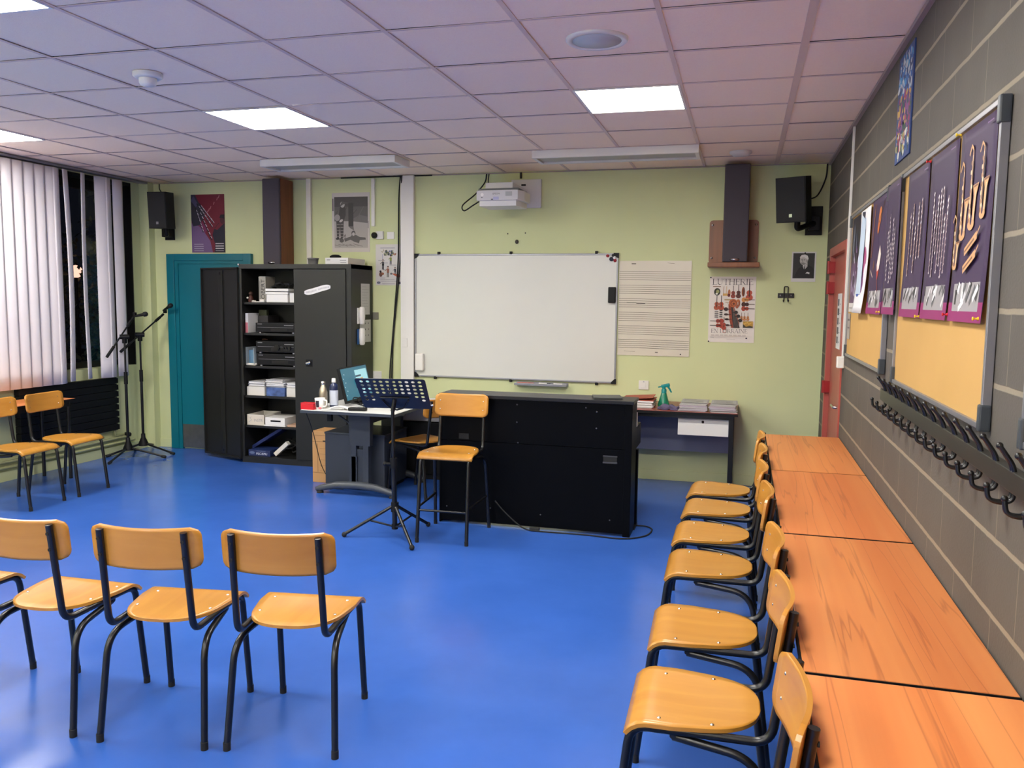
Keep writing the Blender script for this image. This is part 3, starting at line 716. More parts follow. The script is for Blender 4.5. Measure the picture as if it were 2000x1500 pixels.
# shelf 2
b2 = thing('book', 'white and pink book standing on the second cabinet shelf', 'book', (-4.672, 7.17, s2))
MB().bx(0, .028, 0, .2, 0, .19, .002).build('cover', M['paper'], b2); MB().bx(.001, .027, -.001, .0005, .0, .1).build('pink_band', ink((196, 110, 120)), b2)
cbox('book', -4.67, -4.58, s2, s2+.22, ink((88, 92, 66)), 'olive book at the back of the second cabinet shelf', 'book', 7.40, 7.44)
cbox('box_file', -4.62, -4.51, s2, s2+.165, ink((40, 36, 36)), 'dark box file behind the player on the second cabinet shelf', 'box file', 7.31, 7.52)
def hifi(lb, x0, x1, z0, hh, y0, knobs):
    t = thing('hifi_unit', lb, 'hi-fi unit', ((x0+x1)/2, y0, z0), 0, 'black hi-fi units in the cabinet'); w = (x1-x0)/2
    MB().bx(-w, w, 0, .28, .012, hh, .003).build('case', M['blackmatte'], t)
    for x in (-w+.04, w-.03):
        MB().cyl((x, .02, 0), (x, .02, .012), .014).build('foot', M['alu'], t)
    f = MB(); f.bx(-w+.02, w-.02, -.002, .001, hh*.55, hh*.57); f.bx(-w+.02, -w+.07, -.002, .001, hh*.85, hh*.9); f.bx(w-.12, w-.02, -.002, .001, hh*.75, hh*.8); f.build('trim_line', M['alu'], t)
    for (kx, kr) in knobs: MB().cyl((kx, 0, hh*.5), (kx, -.016, hh*.5), kr, 18).build('knob', M['black'], t)
    MB().bx(-.05, w-.09, -.0015, .001, hh*.22, hh*.45).build('display', M['black'], t)
hifi('slim black disc player on the second cabinet shelf', -4.56, -4.13, s2, .10, 7.17, ())
hifi('black amplifier with a big round knob, upper of two on the third shelf', -4.56, -4.13, s3+.124, .118, 7.17, ((.02, .028), (.09, .01), (.12, .01), (.155, .016)))
hifi('black tuner under the amplifier on the third cabinet shelf', -4.56, -4.13, s3, .12, 7.18, ())
t = thing('plastic_tub', 'clear plastic tub with blue lining at the left of the third cabinet shelf', 'tub', (-4.625, 7.3, s3))
MB().tube(fillet([(-.045, -.12, .012), (.045, -.12, .012), (.045, .12, .012), (-.045, .12, .012), (-.045, -.12, .012)], .02), .012, 8).bx(-.045, .045, -.12, .12, .0, .01).build('base', M['offwhite'], t)
MB().bx(-.05, -.044, -.13, .12, .01, .18).bx(.036, .042, -.13, .12, .01, .17).bx(-.05, .042, .114, .12, .01, .18).build('wall', M['clear'], t)
MB().bx(-.04, .034, -.09, .10, .02, .15).build('lining', ink((96, 132, 156)), t)
cbox('wooden_block', -4.67, -4.6, s3, s3+.25, ink((92, 56, 34)), 'brown wooden block at the back left of the third cabinet shelf', 'block', 7.45, 7.52)
# shelf 4: boxes of paper
def pile(x0, x1, y0, y1, z, n, m, lb, seed, cat='paper pile', name='paper_pile', g=None, th=.0075, jit=.01):
    r = random.Random(seed); b = MB()
    for k in range(n):
        dx, dy = r.uniform(-jit, jit), r.uniform(-jit, jit); a = r.uniform(-.04, .04)
        b.box(((x0+x1)/2+dx, (y0+y1)/2+dy, z+th*(k+.5)), (x1-x0, y1-y0, th*.93), .001, RZ(a), 0 if k % 3 else 1)
    return tag(b.build(name, [m, M['greypaper']]), lb, cat, g)
cbox('carton', -4.67, -4.475, s4, s4+.085, M['offwhite'], 'white carton under papers at the left of the fourth shelf', 'box', 7.17, 7.46)
pile(-4.655, -4.48, 7.18, 7.44, s4+.086, 7, M['paper'], 'papers piled on the left white carton, fourth shelf', 1)
cbox('carton', -4.455, -4.255, s4, s4+.085, M['camo'], 'blue patterned carton in the middle of the fourth shelf', 'box', 7.17, 7.46)
pile(-4.455, -4.265, 7.17, 7.44, s4+.086, 10, M['paper'], 'thick pile of papers on the blue patterned carton', 2)
cbox('carton', -4.235, -4.12, s4, s4+.085, M['offwhite'], 'white carton half behind the closed door, fourth shelf', 'box', 7.17, 7.46)
pile(-4.235, -4.13, 7.18, 7.44, s4+.086, 6, M['paper'], 'papers on the half hidden carton of the fourth shelf', 3)
# shelf 5
t = thing('carton_tray', 'open cream carton tray marked INSTR on the fifth cabinet shelf', 'box', (-4.672, 7.16, s5))
b = MB(); b.bx(0, .2, 0, .005, 0, .105); b.bx(0, .005, 0, .3, 0, .105); b.bx(.195, .2, 0, .3, 0, .105); b.bx(0, .2, .295, .3, 0, .105); b.bx(0, .2, 0, .3, 0, .005); b.build('tray', M['offwhite'], t)
a = Art(.19, .1, (206, 196, 178), t=.0008); a.text('INSTR', .075, .035, .038, (140, 138, 136), 0, .095); a.line([(.02, .03), (.05, .05), (.03, .07), (.05, .08)], .004, (160, 158, 156)); a.build('front_panel', (.005, -.0004, .002), 0, parent=t)
t = thing('flat_box', 'flat white box with a dark handle slot on the fifth cabinet shelf', 'box', (-4.465, 7.155, s5))
MB().bx(-.012, .22, -.004, .28, 0, .012, .002).build('base_tray', M['white'], t); MB().bx(0, .215, 0, .28, .013, .085, .003).build('body', M['white'], t)
MB().bx(.06, .17, -.002, .001, .045, .06).build('handle_slot', M['blackmatte'], t)
cbox('pad', -4.235, -4.13, s5, s5+.02, ink((186, 150, 122)), 'thin brown pad at the right of the fifth cabinet shelf', 'pad', 7.17, 7.40)
# bottom
t = thing('carton', 'dark blue carton marked PSC/EPU on the cabinet floor', 'box', (-4.66, 7.16, s6))
MB().bx(0, .24, 0, .22, 0, .06, .003).build('body', M['bluebox'], t)
a = Art(.235, .056, (24, 38, 84), t=.0008); a.text('PSC/EPU', .085, .012, .03, (214, 220, 235), 0, .12); a.ell(.04, .03, .03, .014, (90, 104, 140)); a.scribble(.09, .19, .048, (120, 130, 160), .003)
a.build('front_panel', (.002, -.0004, .002), 0, parent=t)
tag(MB().box((-4.52, 7.36, s6+.165), (.40, .20, .03), .003, RY(-.55)).build('carton', ink((30, 44, 96))), 'flat dark blue carton leaning at the back of the cabinet floor', 'box')
tag(MB().box((-4.31, 7.20, s6+.082), (.185, .05, .04), .002, RY(-.72)).build('carton', M['offwhite']), 'long white carton leaning on its end on the cabinet floor', 'box')
cl = MB(); r = random.Random(12)
cl.tube(spline([(r.uniform(-4.40, -4.16), r.uniform(7.27, 7.5), s6+.012+.13*r.random()) for k in range(26)], 6), .008, 7)
tag(cl.build('cable_tangle', M['rubber']), 'tangle of black cables on the cabinet floor', 'cable')
# on top
t = thing('carton', 'flat white carton on top of the metal cabinet', 'box', (-3.80, 7.16, CH))
MB().bx(0, .235, 0, .36, 0, .06, .002).build('body', M['offwhite'], t)
a = Art(.23, .056, (214, 212, 208), t=.0008); a.scribble(.015, .05, .038, (120, 120, 124), .006); a.scribble(.15, .215, .034, (130, 130, 130), .006); a.scribble(.155, .215, .012, (130, 130, 130), .006); a.build('front_panel', (.002, -.0004, .002), 0, parent=t)
tag(MB().lathe([(.055, 0), (.055, .02), (.03, .034), (.001, .036)], 20, T4(-3.765, 7.30, CH+.0605)).build('cable_reel', M['blackmatte']), 'round black lid lying on the white carton atop the cabinet', 'lid')
tag(MB().lathe([(.045, 0), (.05, .05), (.055, .05), (.055, .062), (.001, .062)], 18, T4(-3.975, 7.25, CH)).build('grey_pot', ink((118, 116, 112))), 'small grey pot on the cabinet top below the thin trunking', 'pot')

# ------------------------------------------------------------------ loudspeakers
def tower(x0, x1, y0, y1, z0, z1, lb):
    t = thing('column_loudspeaker', lb, 'loudspeaker', (0, 0, 0), 0, 'tall column loudspeakers')
    MB().bx(x0, x1, y0+.03, y1, z0, z1, .003).build('cabinet', M['sidewood'], t)
    MB().bx(x0+.002, x1-.002, y0, y0+.031, z0+.002, z1-.002, .012).build('front_grille', M['grille'], t)
    xm = (x0+x1)/2; l = MB(); l.lathe([(.04, 0), (.04, .004), (.001, .006)], 20, Matrix.Translation((xm, y0, z0+.022)) @ RX(PI/2).to_4x4() @ Matrix.Diagonal((1, .35, 1, 1))); l.build('badge', M['chrome'], t)
tower(-4.565, -4.375, 7.33, 7.59, CH+.001, 2.765, 'tall grey column loudspeaker with brown side standing on the metal cabinet')
tower(-.195, .012, 7.33, 7.585, 1.953, 2.765, 'tall grey column loudspeaker on the brown wooden wall shelf')
t = thing('wall_shelf', 'brown wooden wall bracket shelf under the right column loudspeaker', 'shelf', (0, 0, 0))
def rrect(x0, z0, x1, z1, r_, n=5):
    return arc(x1-r_, z0+r_, r_, r_, -90, 0, n)+arc(x1-r_, z1-r_, r_, r_, 0, 90, n)+arc(x0+r_, z1-r_, r_, r_, 90, 180, n)+arc(x0+r_, z0+r_, r_, r_, 180, 270, n)
XB = Matrix(((1, 0, 0, 0), (0, 0, -1, YB-.001), (0, 1, 0, 0), (0, 0, 0, 1)))
MB().prism(rrect(-.315, 1.95, .098, 2.325, .03), 0, .018, XB).build('back_board', M['brown'], t)
MB().bx(-.312, .112, 7.315, YB-.02, 1.912, 1.952, .006).build('shelf_board', M['brown'], t)
for x in (-.29, .075):
    for z in (2.0, 2.285): MB().lathe([(.011, 0), (.008, .004), (.001, .005)], 12, Matrix.Translation((x, YB-.0185, z)) @ RX(PI/2).to_4x4()).build('screw', M['chrome'], t)
def small_speaker(lb, loc, rz, tilt, plate, wid=.125):
    t = thing('wall_loudspeaker', lb, 'loudspeaker', loc, 0, 'small black wall loudspeakers')
    R = RZ(rz) @ RX(tilt); q = lambda p: R @ V(p)
    W, D, H = wid, .20, .18
    b = MB(); poly = [(-W, -D/2), (W, -D/2), (W*.72, D/2), (-W*.72, D/2)]
    b.prism(poly, -H, H, R.to_4x4()); b.build('case', M['blackmatte'], t)
    b = MB(); b.box(q((0, -D/2-.004, 0)), (2*W-.01, .008, 2*H-.01), .003, R); b.build('front_grille', mat('speaker_mesh', (20, 20, 22), .6, bump=.3, bscale=600), t)
    MB().box(q((.0, -D/2-.009, -H+.055)), (.026, .003, .026), 0, R).build('logo', M['chrome'], t)
    px0, px1, pz0, pz1 = plate
    MB().bx(px0-loc[0], px1-loc[0], YB-loc[1]-.02, YB-loc[1], pz0-loc[2], pz1-loc[2], .003).build('wall_plate', M['blackmatte'], t)
    pm = V(((px0+px1)/2-loc[0], YB-loc[1]-.02, (pz0*.6+pz1*.4)-loc[2]))
    b = MB(); a0 = q((0, .03, -H*.95)); b.tube(fillet([a0, a0+V((0, .02, -.07)), pm+V((0, -.05, 0)), pm], .03), .024, 8); b.box(pm+V((0, -.03, 0)), (.09, .07, .12), .005); b.build('bracket_arm', M['blackmatte'], t)
small_speaker('small black loudspeaker high in the left corner above the teal door', (-5.70, 7.33, 2.475), .12, .06, (-5.88, -5.77, 2.20, 2.42), .098)
small_speaker('small black loudspeaker high in the right corner by the block wall', (.375, 7.32, 2.46), -.45, .14, (.475, .61, 2.19, 2.43))
tag(MB().tube(spline([(.63, 7.595, HC-.01), (.62, 7.59, 2.66), (.56, 7.57, 2.52), (.47, 7.44, 2.47)]), .006, 8).build('speaker_cable', M['rubber']), 'black cable from the ceiling to the right corner loudspeaker', 'cable')
tag(MB().tube(spline([(-5.94, 7.595, HC-.01), (-5.93, 7.59, 2.72), (-5.80, 7.50, 2.645)]), .005, 8).build('speaker_cable', M['rubber']), 'thin cable from the ceiling to the left corner loudspeaker', 'cable')

# ------------------------------------------------------------------ ceiling fittings
for x0, x1, y0, lb in ((-4.05, -2.80, 6.48, 'unlit white fluorescent fitting on the ceiling, the left one'), (-1.66, -.37, 6.54, 'unlit white fluorescent fitting on the ceiling right of the projector')):
    t = thing('fluorescent_fitting', lb, 'ceiling light', (x0, y0, 0), 0, 'unlit fluorescent fittings'); L = x1-x0
    b = MB(); b.bx(0, L, 0, .03, HC-.06, HC, .003); b.bx(0, L, .29, .32, HC-.06, HC, .003); b.bx(0, .03, .03, .29, HC-.06, HC, .003); b.bx(L-.03, L, .03, .29, HC-.06, HC, .003); b.build('housing', M['white'], t)
    MB().bx(.03, L-.03, .03, .29, HC-.045, HC-.002).build('diffuser', M['lampoff'], t)
t = thing('ceiling_speaker', 'round ceiling loudspeaker with grey mesh', 'loudspeaker', (-.688, 3.885, HC))
MB().lathe([(.112, .012), (.112, -.004), (.135, -.006), (.142, .0), (.142, .012)], 40).build('rim', M['white'], t)
MB().lathe([(.001, -.003), (.112, -.003), (.112, .01)], 40).build('mesh', M['greygrille'], t)
t = thing('smoke_detector', 'white smoke detector on the ceiling in the upper left', 'smoke detector', (-3.10, 3.90, HC))
MB().lathe([(.075, .002), (.075, -.016), (.062, -.026), (.05, -.026)], 28).build('base', M['white'], t)
MB().lathe([(.045, -.024), (.045, -.05), (.036, -.062), (.001, -.064)], 28).build('head', M['white'], t)
t = thing('ceiling_sensor', 'small round white sensor on the ceiling near the right column loudspeaker', 'sensor', (-.07, 6.93, HC))
MB().lathe([(.085, .002), (.085, -.012), (.06, -.03), (.001, -.032)], 28).build('cover', M['white'], t)

# ------------------------------------------------------------------ end wall: cable trunking, sockets, cables
def wbox(name, x0, x1, z0, z1, d, m, lb, cat, b=.003, g=None):
    return tag(MB().bx(x0, x1, YB-d, YB-.0005, z0, z1, b).build(name, m), lb, cat, g)
wbox('cable_trunking', -3.21, -3.075, .1, HC-.004, .045, M['white'], 'wide white cable trunking left of the whiteboard', 'trunking')
wbox('cable_trunking', -4.225, -4.175, 1.0, HC-.004, .03, M['offwhite'], 'narrow pale trunking rising behind the metal cabinet', 'trunking')
wbox('cable_trunking', -3.525, -3.49, 2.315, HC-.02, .022, M['white'], 'short thin white trunking beside the black and white poster', 'trunking')
so = wbox('wall_socket', -3.475, -3.40, 2.19, 2.265, .03, M['white'], 'white wall socket with a plug right of the black and white poster', 'socket')
MB().lathe([(.03, 0), (.03, .02), (.012, .05)], 16, Matrix.Translation((-3.49, YB-.031, 2.225)) @ RZ(.4).to_4x4() @ RX(PI/2).to_4x4()).build('plug', M['blackmatte'], so)
wbox('socket_plate', -3.365, -3.29, 2.19, 2.26, .012, M['white'], 'blank white wall plate above the illustrated poster', 'wall plate')
wbox('wall_switch', -3.53, -3.46, 1.41, 1.48, .014, ink((124, 122, 108)), 'olive grey switch plate just right of the metal cabinet', 'switch')
wbox('wall_socket', -3.52, -3.43, .825, .90, .014, M['white'], 'white wall plate behind the computer screen', 'socket')
wbox('wall_socket', -3.19, -3.14, 1.15, 1.235, .055, M['white'], 'small white socket on the wide trunking', 'socket')
sw = wbox('light_switch', -.897, -.807, .82, .902, .012, M['white'], 'white switch on the wall above the drawer desk', 'switch')
MB().bx(-.872, -.832, YB-.016, YB-.011, .835, .885, .002).build('rocker', M['white'], sw)
MB().bx(-.858, -.846, YB-.013, YB-.0115, .887, .896).build('key_window', M['lightgrey'], sw)
for dx, lb in ((0, 'long black cable hanging from the ceiling left of the wide trunking'), (.022, 'second long black cable hanging beside the wide trunking')):
    pts = [(-3.205+dx*.6, YB-.055, HC-.006), (-3.235+dx, YB-.02, 2.6), (-3.24+dx, YB-.02, 2.3), (-3.245+dx, YB-.02, 2.0), (-3.275+dx*.6, YB-.02, 1.6), (-3.31+dx*.4, YB-.02, 1.2), (-3.335+dx, YB-.02, .9), (-3.345+dx, YB-.02, .5), (-3.35+dx, YB-.03, .15)]
    tag(MB().tube(spline(pts), .0065, 8).build('hanging_cable', M['rubber']), lb, 'cable', 'black cables beside the wide trunking')
tag(MB().tube([(-3.85, YB-.012, HC-.006), (-3.21, YB-.014, HC-.006), (-2.9, YB-.012, HC-.006)], .006, 8).build('ceiling_cable', M['rubber']), 'black cable along the ceiling edge above the wide trunking', 'cable')

# whiteboard
t = thing('whiteboard', 'large wall whiteboard with magnets in its corner', 'whiteboard', (-3.072, YB-.004, .865)); W, H = 1.966, 1.18
MB().bx(.012, W-.012, -.014, 0, .012, H-.012).build('writing_surface', M['board'], t)
b = MB(); b.bx(0, W, -.022, 0, 0, .016, .003); b.bx(0, W, -.022, 0, H-.016, H, .003); b.bx(0, .016, -.022, 0, .016, H-.016, .003); b.bx(W-.016, W, -.022, 0, .016, H-.016, .003); b.build('frame', M['alu'], t)
for x in (0, W):
    for z in (0, H):
        sx = 1 if x == 0 else -1; sz = 1 if z == 0 else -1
        MB().prism([(x-sx*.003, z-sz*.003), (x+sx*.045, z-sz*.003), (x+sx*.04, z+sz*.014), (x+sx*.014, z+sz*.04), (x-sx*.003, z+sz*.045)], .001, .024, Matrix(((1, 0, 0, 0), (0, 0, -1, 0), (0, 1, 0, 0), (0, 0, 0, 1)))).build('corner_cap', M['blackmatte'], t)
for x in (.245, .96, 1.765): MB().bx(x-.012, x+.012, -.026, .002, H-.006, H+.02, .003).build('clip', M['blackmatte'], t)
for x in (.21, .97, 1.79): MB().bx(x-.012, x+.012, -.026, .002, -.02, .006, .003).build('clip', M['blackmatte'], t)
for i, (x, z, c, nm) in enumerate(((1.868, 1.158, (150, 30, 36), 'small dark red magnet, leftmost in the whiteboard corner'), (1.903, 1.128, (24, 30, 52), 'big navy round magnet in the whiteboard corner'), (1.918, 1.162, (20, 20, 22), 'black magnet at the very top of the whiteboard corner'), (1.935, 1.115, (150, 26, 40), 'red magnet right of the navy magnet on the whiteboard'), (1.93, 1.14, (232, 230, 226), 'white magnet in the whiteboard corner'))):
    rr = .02 if i == 1 else .015
    tag(MB().lathe([(rr, 0), (rr, .006), (rr*.7, .01), (.001, .011)], 16, Matrix.Translation((-3.072+x, YB-.0185, .865+z)) @ RX(PI/2).to_4x4()).build('magnet', ink(c)), nm, 'magnet', 'whiteboard magnets')
tag(MB().bx(-1.188, -1.122, YB-.06, YB-.019, 1.60, 1.742, .008).build('board_eraser', M['blackmatte']), 'black board eraser stuck near the right edge of the whiteboard', 'eraser')
hb = thing('pen_holder', 'white plastic box stuck at the lower left of the whiteboard', 'holder', (-3.013, YB-.019, .925))
MB().bx(-.042, .042, -.045, 0, 0, .165, .012).build('case', M['white'], hb)
# marker tray
t = thing('marker_tray', 'grey marker ledge on the wall just below the whiteboard', 'tray', (-1.80, YB-.001, .823)); b = MB()
b.bx(-.25, .25, -.085, 0, .0, .006); b.bx(-.25, .25, -.085, -.079, .006, .022, .002); b.bx(-.25, .25, -.006, 0, .006, .03); b.build('ledge', M['alu'], t)
for x0, L, c, lb in ((-2.03, .16, (178, 96, 80), 'reddish marker pen on the marker ledge'), (-1.82, .11, (60, 62, 66), 'dark marker pen in the middle of the marker ledge'), (-1.68, .12, (150, 150, 156), 'grey marker pen at the right of the marker ledge')):
    m_ = thing('marker_pen', lb, 'marker', (x0, YB-.045, .8395), 0, 'pens on the marker ledge')
    MB().cyl((0, 0, 0), (L*.7, 0, 0), .010, 12).build('barrel', ink(c) if c[0] > 170 else M['white'], m_); MB().cyl((L*.7, 0, 0), (L, 0, 0), .0105, 12, r1=.008).build('cap', ink(c), m_)

# projector
t = thing('projector', 'white short throw projector on a wall arm above the whiteboard', 'projector', (-2.075, 7.16, 2.47))
def pj(name, y0, y1, wf, wb, z0, z1, m):
    b = MB(); b.prism([(-wf, y0), (wf*.75, y0), (wf, y0+.10), (wb, y1), (-wb, y1)], z0, z1); bmesh.ops.bevel(b.bm, geom=list(b.bm.edges), offset=.012, segments=2, affect='EDGES', profile=.6); return b.build(name, m, t)
pj('case', -.12, .2, .205, .20, .0, .09, M['projwhite'])
b = MB(); b.prism([(-.18, -.10), (.15, -.10), (.17, .0), (.17, .2), (-.18, .2)], -.045, .004); b.build('lower_case', M['projwhite'], t)
b = MB(); b.bx(-.195, .17, -.09, .2, .089, .108, .006); b.build('top_cover', ink((98, 102, 104)), t)
b = MB(); b.bx(-.15, .10, -.03, .44, .112, .165, .006); b.build('mount_arm', M['projwhite'], t)
b = MB(); b.bx(-.04, .245, .418, .444, -.01, .25, .006); b.build('wall_plate', M['projwhite'], t)
a = Art(.36, .08, (205, 203, 206), t=.0006); a.text('EPSON', .135, .045, .02, (70, 68, 74), 0, .062); a.ell(.04, .045, .014, .014, (236, 234, 234)); a.rect(.25, .03, .31, .068, (166, 166, 168)); a.rect(.03, .018, .045, .024, (90, 90, 96)); a.rect(.14, .0, .19, .026, (176, 176, 210)); a.rect(.12, .0, .14, .008, (80, 80, 90))
a.build('front_panel', (-.19, -.1208, .006), 0, parent=t)
b = MB(); b.bx(.06, .10, .405, .418, .19, .205); b.build('plate_slot', M['blackmatte'], t)
tag(MB().tube(spline([(-2.36, YB-.01, HC-.01), (-2.37, YB-.03, 2.7), (-2.42, 7.45, 2.58), (-2.50, 7.33, 2.47), (-2.46, 7.25, 2.41), (-2.36, 7.20, 2.45), (-2.27, 7.19, 2.50)]), .006, 8).build('projector_cable', M['rubber']), 'looping black cable at the left of the projector', 'cable')
tag(MB().tube(spline([(-2.335, YB-.01, HC-.01), (-2.335, YB-.03, 2.72), (-2.29, 7.46, 2.64), (-2.24, 7.36, 2.60)]), .005, 8).build('projector_cable', M['rubber']), 'short black cable from the ceiling to the projector arm', 'cable')
tag(MB().cyl((-2.025, YB-.02, HC-.006), (-2.025, YB-.02, 2.73), .01).build('projector_cable', M['rubber']), 'thick black cable from the ceiling to the projector wall plate', 'cable')
wh = MB()
for x, z in ((-2.15, 2.23), (-1.98, 2.235)): wh.cyl((x, YB-.004, z), (x, YB, z), .006, 8)
tag(wh.build('wall_plug', M['blackmatte']), 'two small drill plugs in the wall above the whiteboard', 'wall plug')
tag(MB().ball((-2.06, YB-.008, 2.155), .017, 10, sc=(1, .5, 1.2)).build('wall_fixing', ink((52, 48, 40))), 'small dark fixing on the wall above the whiteboard clip', 'fixing')

# stave panel
a = Art(.64, .85, (212, 204, 186), t=.004, rough=.22); r = random.Random(2)
for g in range(6):
    z = .755-g*.122
    for k in range(5):
        d = -.004*(g/5); zz = z-k*.0185; a.line([(.004, zz), (.2, zz-.0005), (.4, zz-.003+d*.4), (.636, zz-.003+d)], .0026, (58, 52, 44))
a.line([(.075, .475), (.16, .474), (.165, .470), (.24, .470)], .004, (40, 38, 34)); a.rect(.11, .82, .15, .827, (90, 84, 76)); a.rect(.34, .03, .365, .036, (70, 66, 60)); a.ell(.565, .02, .006, .006, (40, 38, 36)); a.line([(.06, .04), (.16, .035)], .002, (90, 84, 76)); a.line([(.43, .83), (.49, .825)], .0025, (110, 104, 94))
a.build('stave_panel', (-1.098, YB-.004, 1.128), BACK, 'cream panel of six music staves right of the whiteboard', 'music stave panel')

# LUTHERIE poster
W, H = .392, .575
a = Art(W, H, (224, 216, 208)); BR = (142, 62, 36); DK = (52, 32, 26); OR = (196, 112, 58)
a.roman('LUTHERIE', .022, .505, .05, (44, 36, 38), .345); a.roman('EN LORRAINE', .024, .083, .034, (44, 36, 38), .31)
a.line(arc(.136, .1, .014, .016, 0, 360, 14), .003, (196, 80, 56))
a.ell(.066, .442, .027, .033, (40, 40, 28)); a.ell(.07, .445, .014, .016, (150, 150, 96)); a.ell(.062, .425, .01, .008, (226, 222, 212)); a.line([(.03, .488), (.095, .488)], .006, (112, 80, 56))
for x, c in ((.118, (150, 110, 70)), (.142, (190, 150, 90))): a.line([(x, .41), (x+.004, .49)], .004, c)
a.rect(.115, .408, .155, .428, (206, 160, 90)); a.ell(.168, .43, .012, .034, (176, 112, 70)); a.ell(.166, .413, .012, .014, (100, 24, 22))
a.violin(.202, .442, .11, (140, 56, 40), DK); a.violin(.247, .445, .115, (92, 44, 32), DK); a.ell(.287, .444, .014, .042, (150, 84, 46)); a.ell(.291, .444, .006, .04, (86, 40, 26)); a.violin(.338, .447, .16, (176, 74, 52), DK)
a.violin(.065, .345, .125, (168, 78, 50), DK); a.violin(.104, .345, .13, (168, 70, 44), DK)
for z, c in ((.375, (204, 140, 74)), (.335, (70, 34, 26)), (.298, (170, 66, 42))): a.violin(.33, z, .11, c, (60, 36, 28), -PI/2)
for x in (.28, .305, .333): a.violin(x, .228, .07, (196, 130, 74), (96, 60, 40))
for z in (.187, .148): a.violin(.072, z, .115, (156, 52, 34), DK, PI/2)
a.violin(.132, .165, .11, (168, 64, 42), (120, 60, 44))
a.rect(.294, .132, .378, .188, (176, 136, 52)); a.poly([(.294, .132), (.378, .132), (.378, .142), (.35, .15), (.32, .14), (.294, .165)], (50, 44, 28))
for k in range(6): a.ell(.305+.013*k, .165+.006*(k % 3), .006, .008, (212, 170, 84))
for k in range(4): a.rect(.05, .216+k*.016, .082, .226+k*.016, (120, 116, 114)); a.rect(.092, .22+k*.018, .117, .23+k*.018, (70, 66, 66))
a.rect(.13, .368, .19, .38, (176, 156, 122)); a.ell(.145, .35, .004, .005, (150, 130, 80)); a.ell(.16, .348, .004, .006, (150, 130, 80))
# big scroll and peg box
a.poly([(.165, .335), (.17, .27), (.18, .19), (.195, .13), (.26, .13), (.262, .17), (.245, .23), (.225, .28), (.215, .31), (.205, .335)], (146, 62, 36))
a.poly([(.187, .325), (.195, .26), (.205, .18), (.215, .13), (.268, .13), (.25, .19), (.225, .25), (.205, .30), (.2, .325)], (40, 26, 26))
for k in range(5): a.line([(.205+.004*k, .3), (.215+.012*k, .135)], .0014, (150, 140, 130))
a.ell(.205, .345, .037, .036, (178, 92, 46)); a.ell(.208, .343, .026, .025, (120, 52, 28)); a.ell(.21, .342, .02, .019, (190, 106, 56)); a.ell(.21, .339, .01, .01, (96, 40, 24))
a.poly([(.225, .31), (.25, .335), (.245, .37), (.262, .365), (.262, .33), (.24, .295)], (150, 74, 40)); a.ell(.247, .367, .013, .012, (186, 110, 62))
for x, z in ((.145, .292), (.148, .246), (.155, .204), (.163, .152)): a.ell(x, z, .018, .009 if x > .146 else .016, (50, 28, 24)); a.line([(x, z), (x+.04, z)], .007, (60, 34, 28))
for x, z in ((.232, .265), (.252, .232), (.27, .195)): a.ell(x, z, .016, .015, (34, 24, 22)); a.line([(x, z), (x-.03, z-.004)], .006, (46, 30, 26))
for k in range(8): a.rect(.025+.038*k, .056, .055+.038*k, .07, (204, 194, 186))
a.line([(.02, .044), (.31, .044)], .002, (190, 184, 178)); a.rect(.32, .034, .334, .045, (50, 52, 66)); a.rect(.02, .043, .05, .046, (120, 116, 114)); a.line([(.16, .03), (.23, .03)], .0015, (150, 146, 144))
a.build('music_poster', (-.298, YB-.002, 1.265), BACK, 'white LUTHERIE EN LORRAINE poster of string instruments under the wooden shelf', 'poster')
for x, z, lb in ((-.29, 1.832, 'black pin at the top left corner of the violin poster'), (-.292, 1.272, 'dark pin at the bottom left corner of the violin poster')):
    tag(MB().ball((x, YB-.009, z), .006, 8, sc=(1, .7, 1)).build('push_pin', M['blackmatte']), lb, 'pin', 'pins of the violin poster')

# portrait photograph
W, H = .198, .255; a = Art(W, H, (206, 204, 202)); a.rect(.012, .03, .186, .243, (46, 45, 44))
a.poly([(.02, .03), (.186, .03), (.186, .10), (.17, .125), (.14, .142), (.125, .15), (.11, .12), (.085, .13), (.06, .115), (.04, .08)], (24, 23, 23))
a.poly([(.092, .165), (.13, .165), (.13, .13), (.105, .10), (.092, .13)], (170, 166, 162)); a.poly([(.096, .14), (.112, .11), (.12, .14), (.112, .15)], (222, 220, 218)); a.line([(.11, .14), (.106, .1)], .008, (20, 20, 20))
a.ell(.098, .182, .032, .04, (184, 180, 176)); a.poly([(.072, .19), (.066, .21), (.08, .228), (.105, .232), (.128, .222), (.136, .2), (.132, .18), (.124, .195), (.1, .208), (.08, .206)], (216, 214, 212))
a.ell(.125, .178, .007, .012, (150, 146, 142)); a.poly([(.076, .165), (.11, .16), (.12, .15), (.1, .142), (.08, .15)], (140, 136, 132)); a.line([(.079, .186), (.09, .187)], .004, (60, 58, 56)); a.line([(.098, .187), (.108, .186)], .004, (60, 58, 56)); a.line([(.089, .185), (.087, .172), (.094, .171)], .003, (110, 106, 104)); a.line([(.083, .160), (.1, .160)], .005, (96, 92, 90))
a.poly([(.115, .072), (.13, .085), (.15, .078), (.146, .066), (.13, .072)], (214, 212, 210))
a.build('portrait_photo', (.378, YB-.002, 1.797), BACK, 'black and white portrait of a white-haired man in a dark suit', 'photograph')
tag(MB().ball((.485, YB-.009, 2.04), .007, 8, sc=(1, .7, 1)).build('push_pin', M['blackmatte']), 'black pin above the portrait of the white-haired man', 'pin')
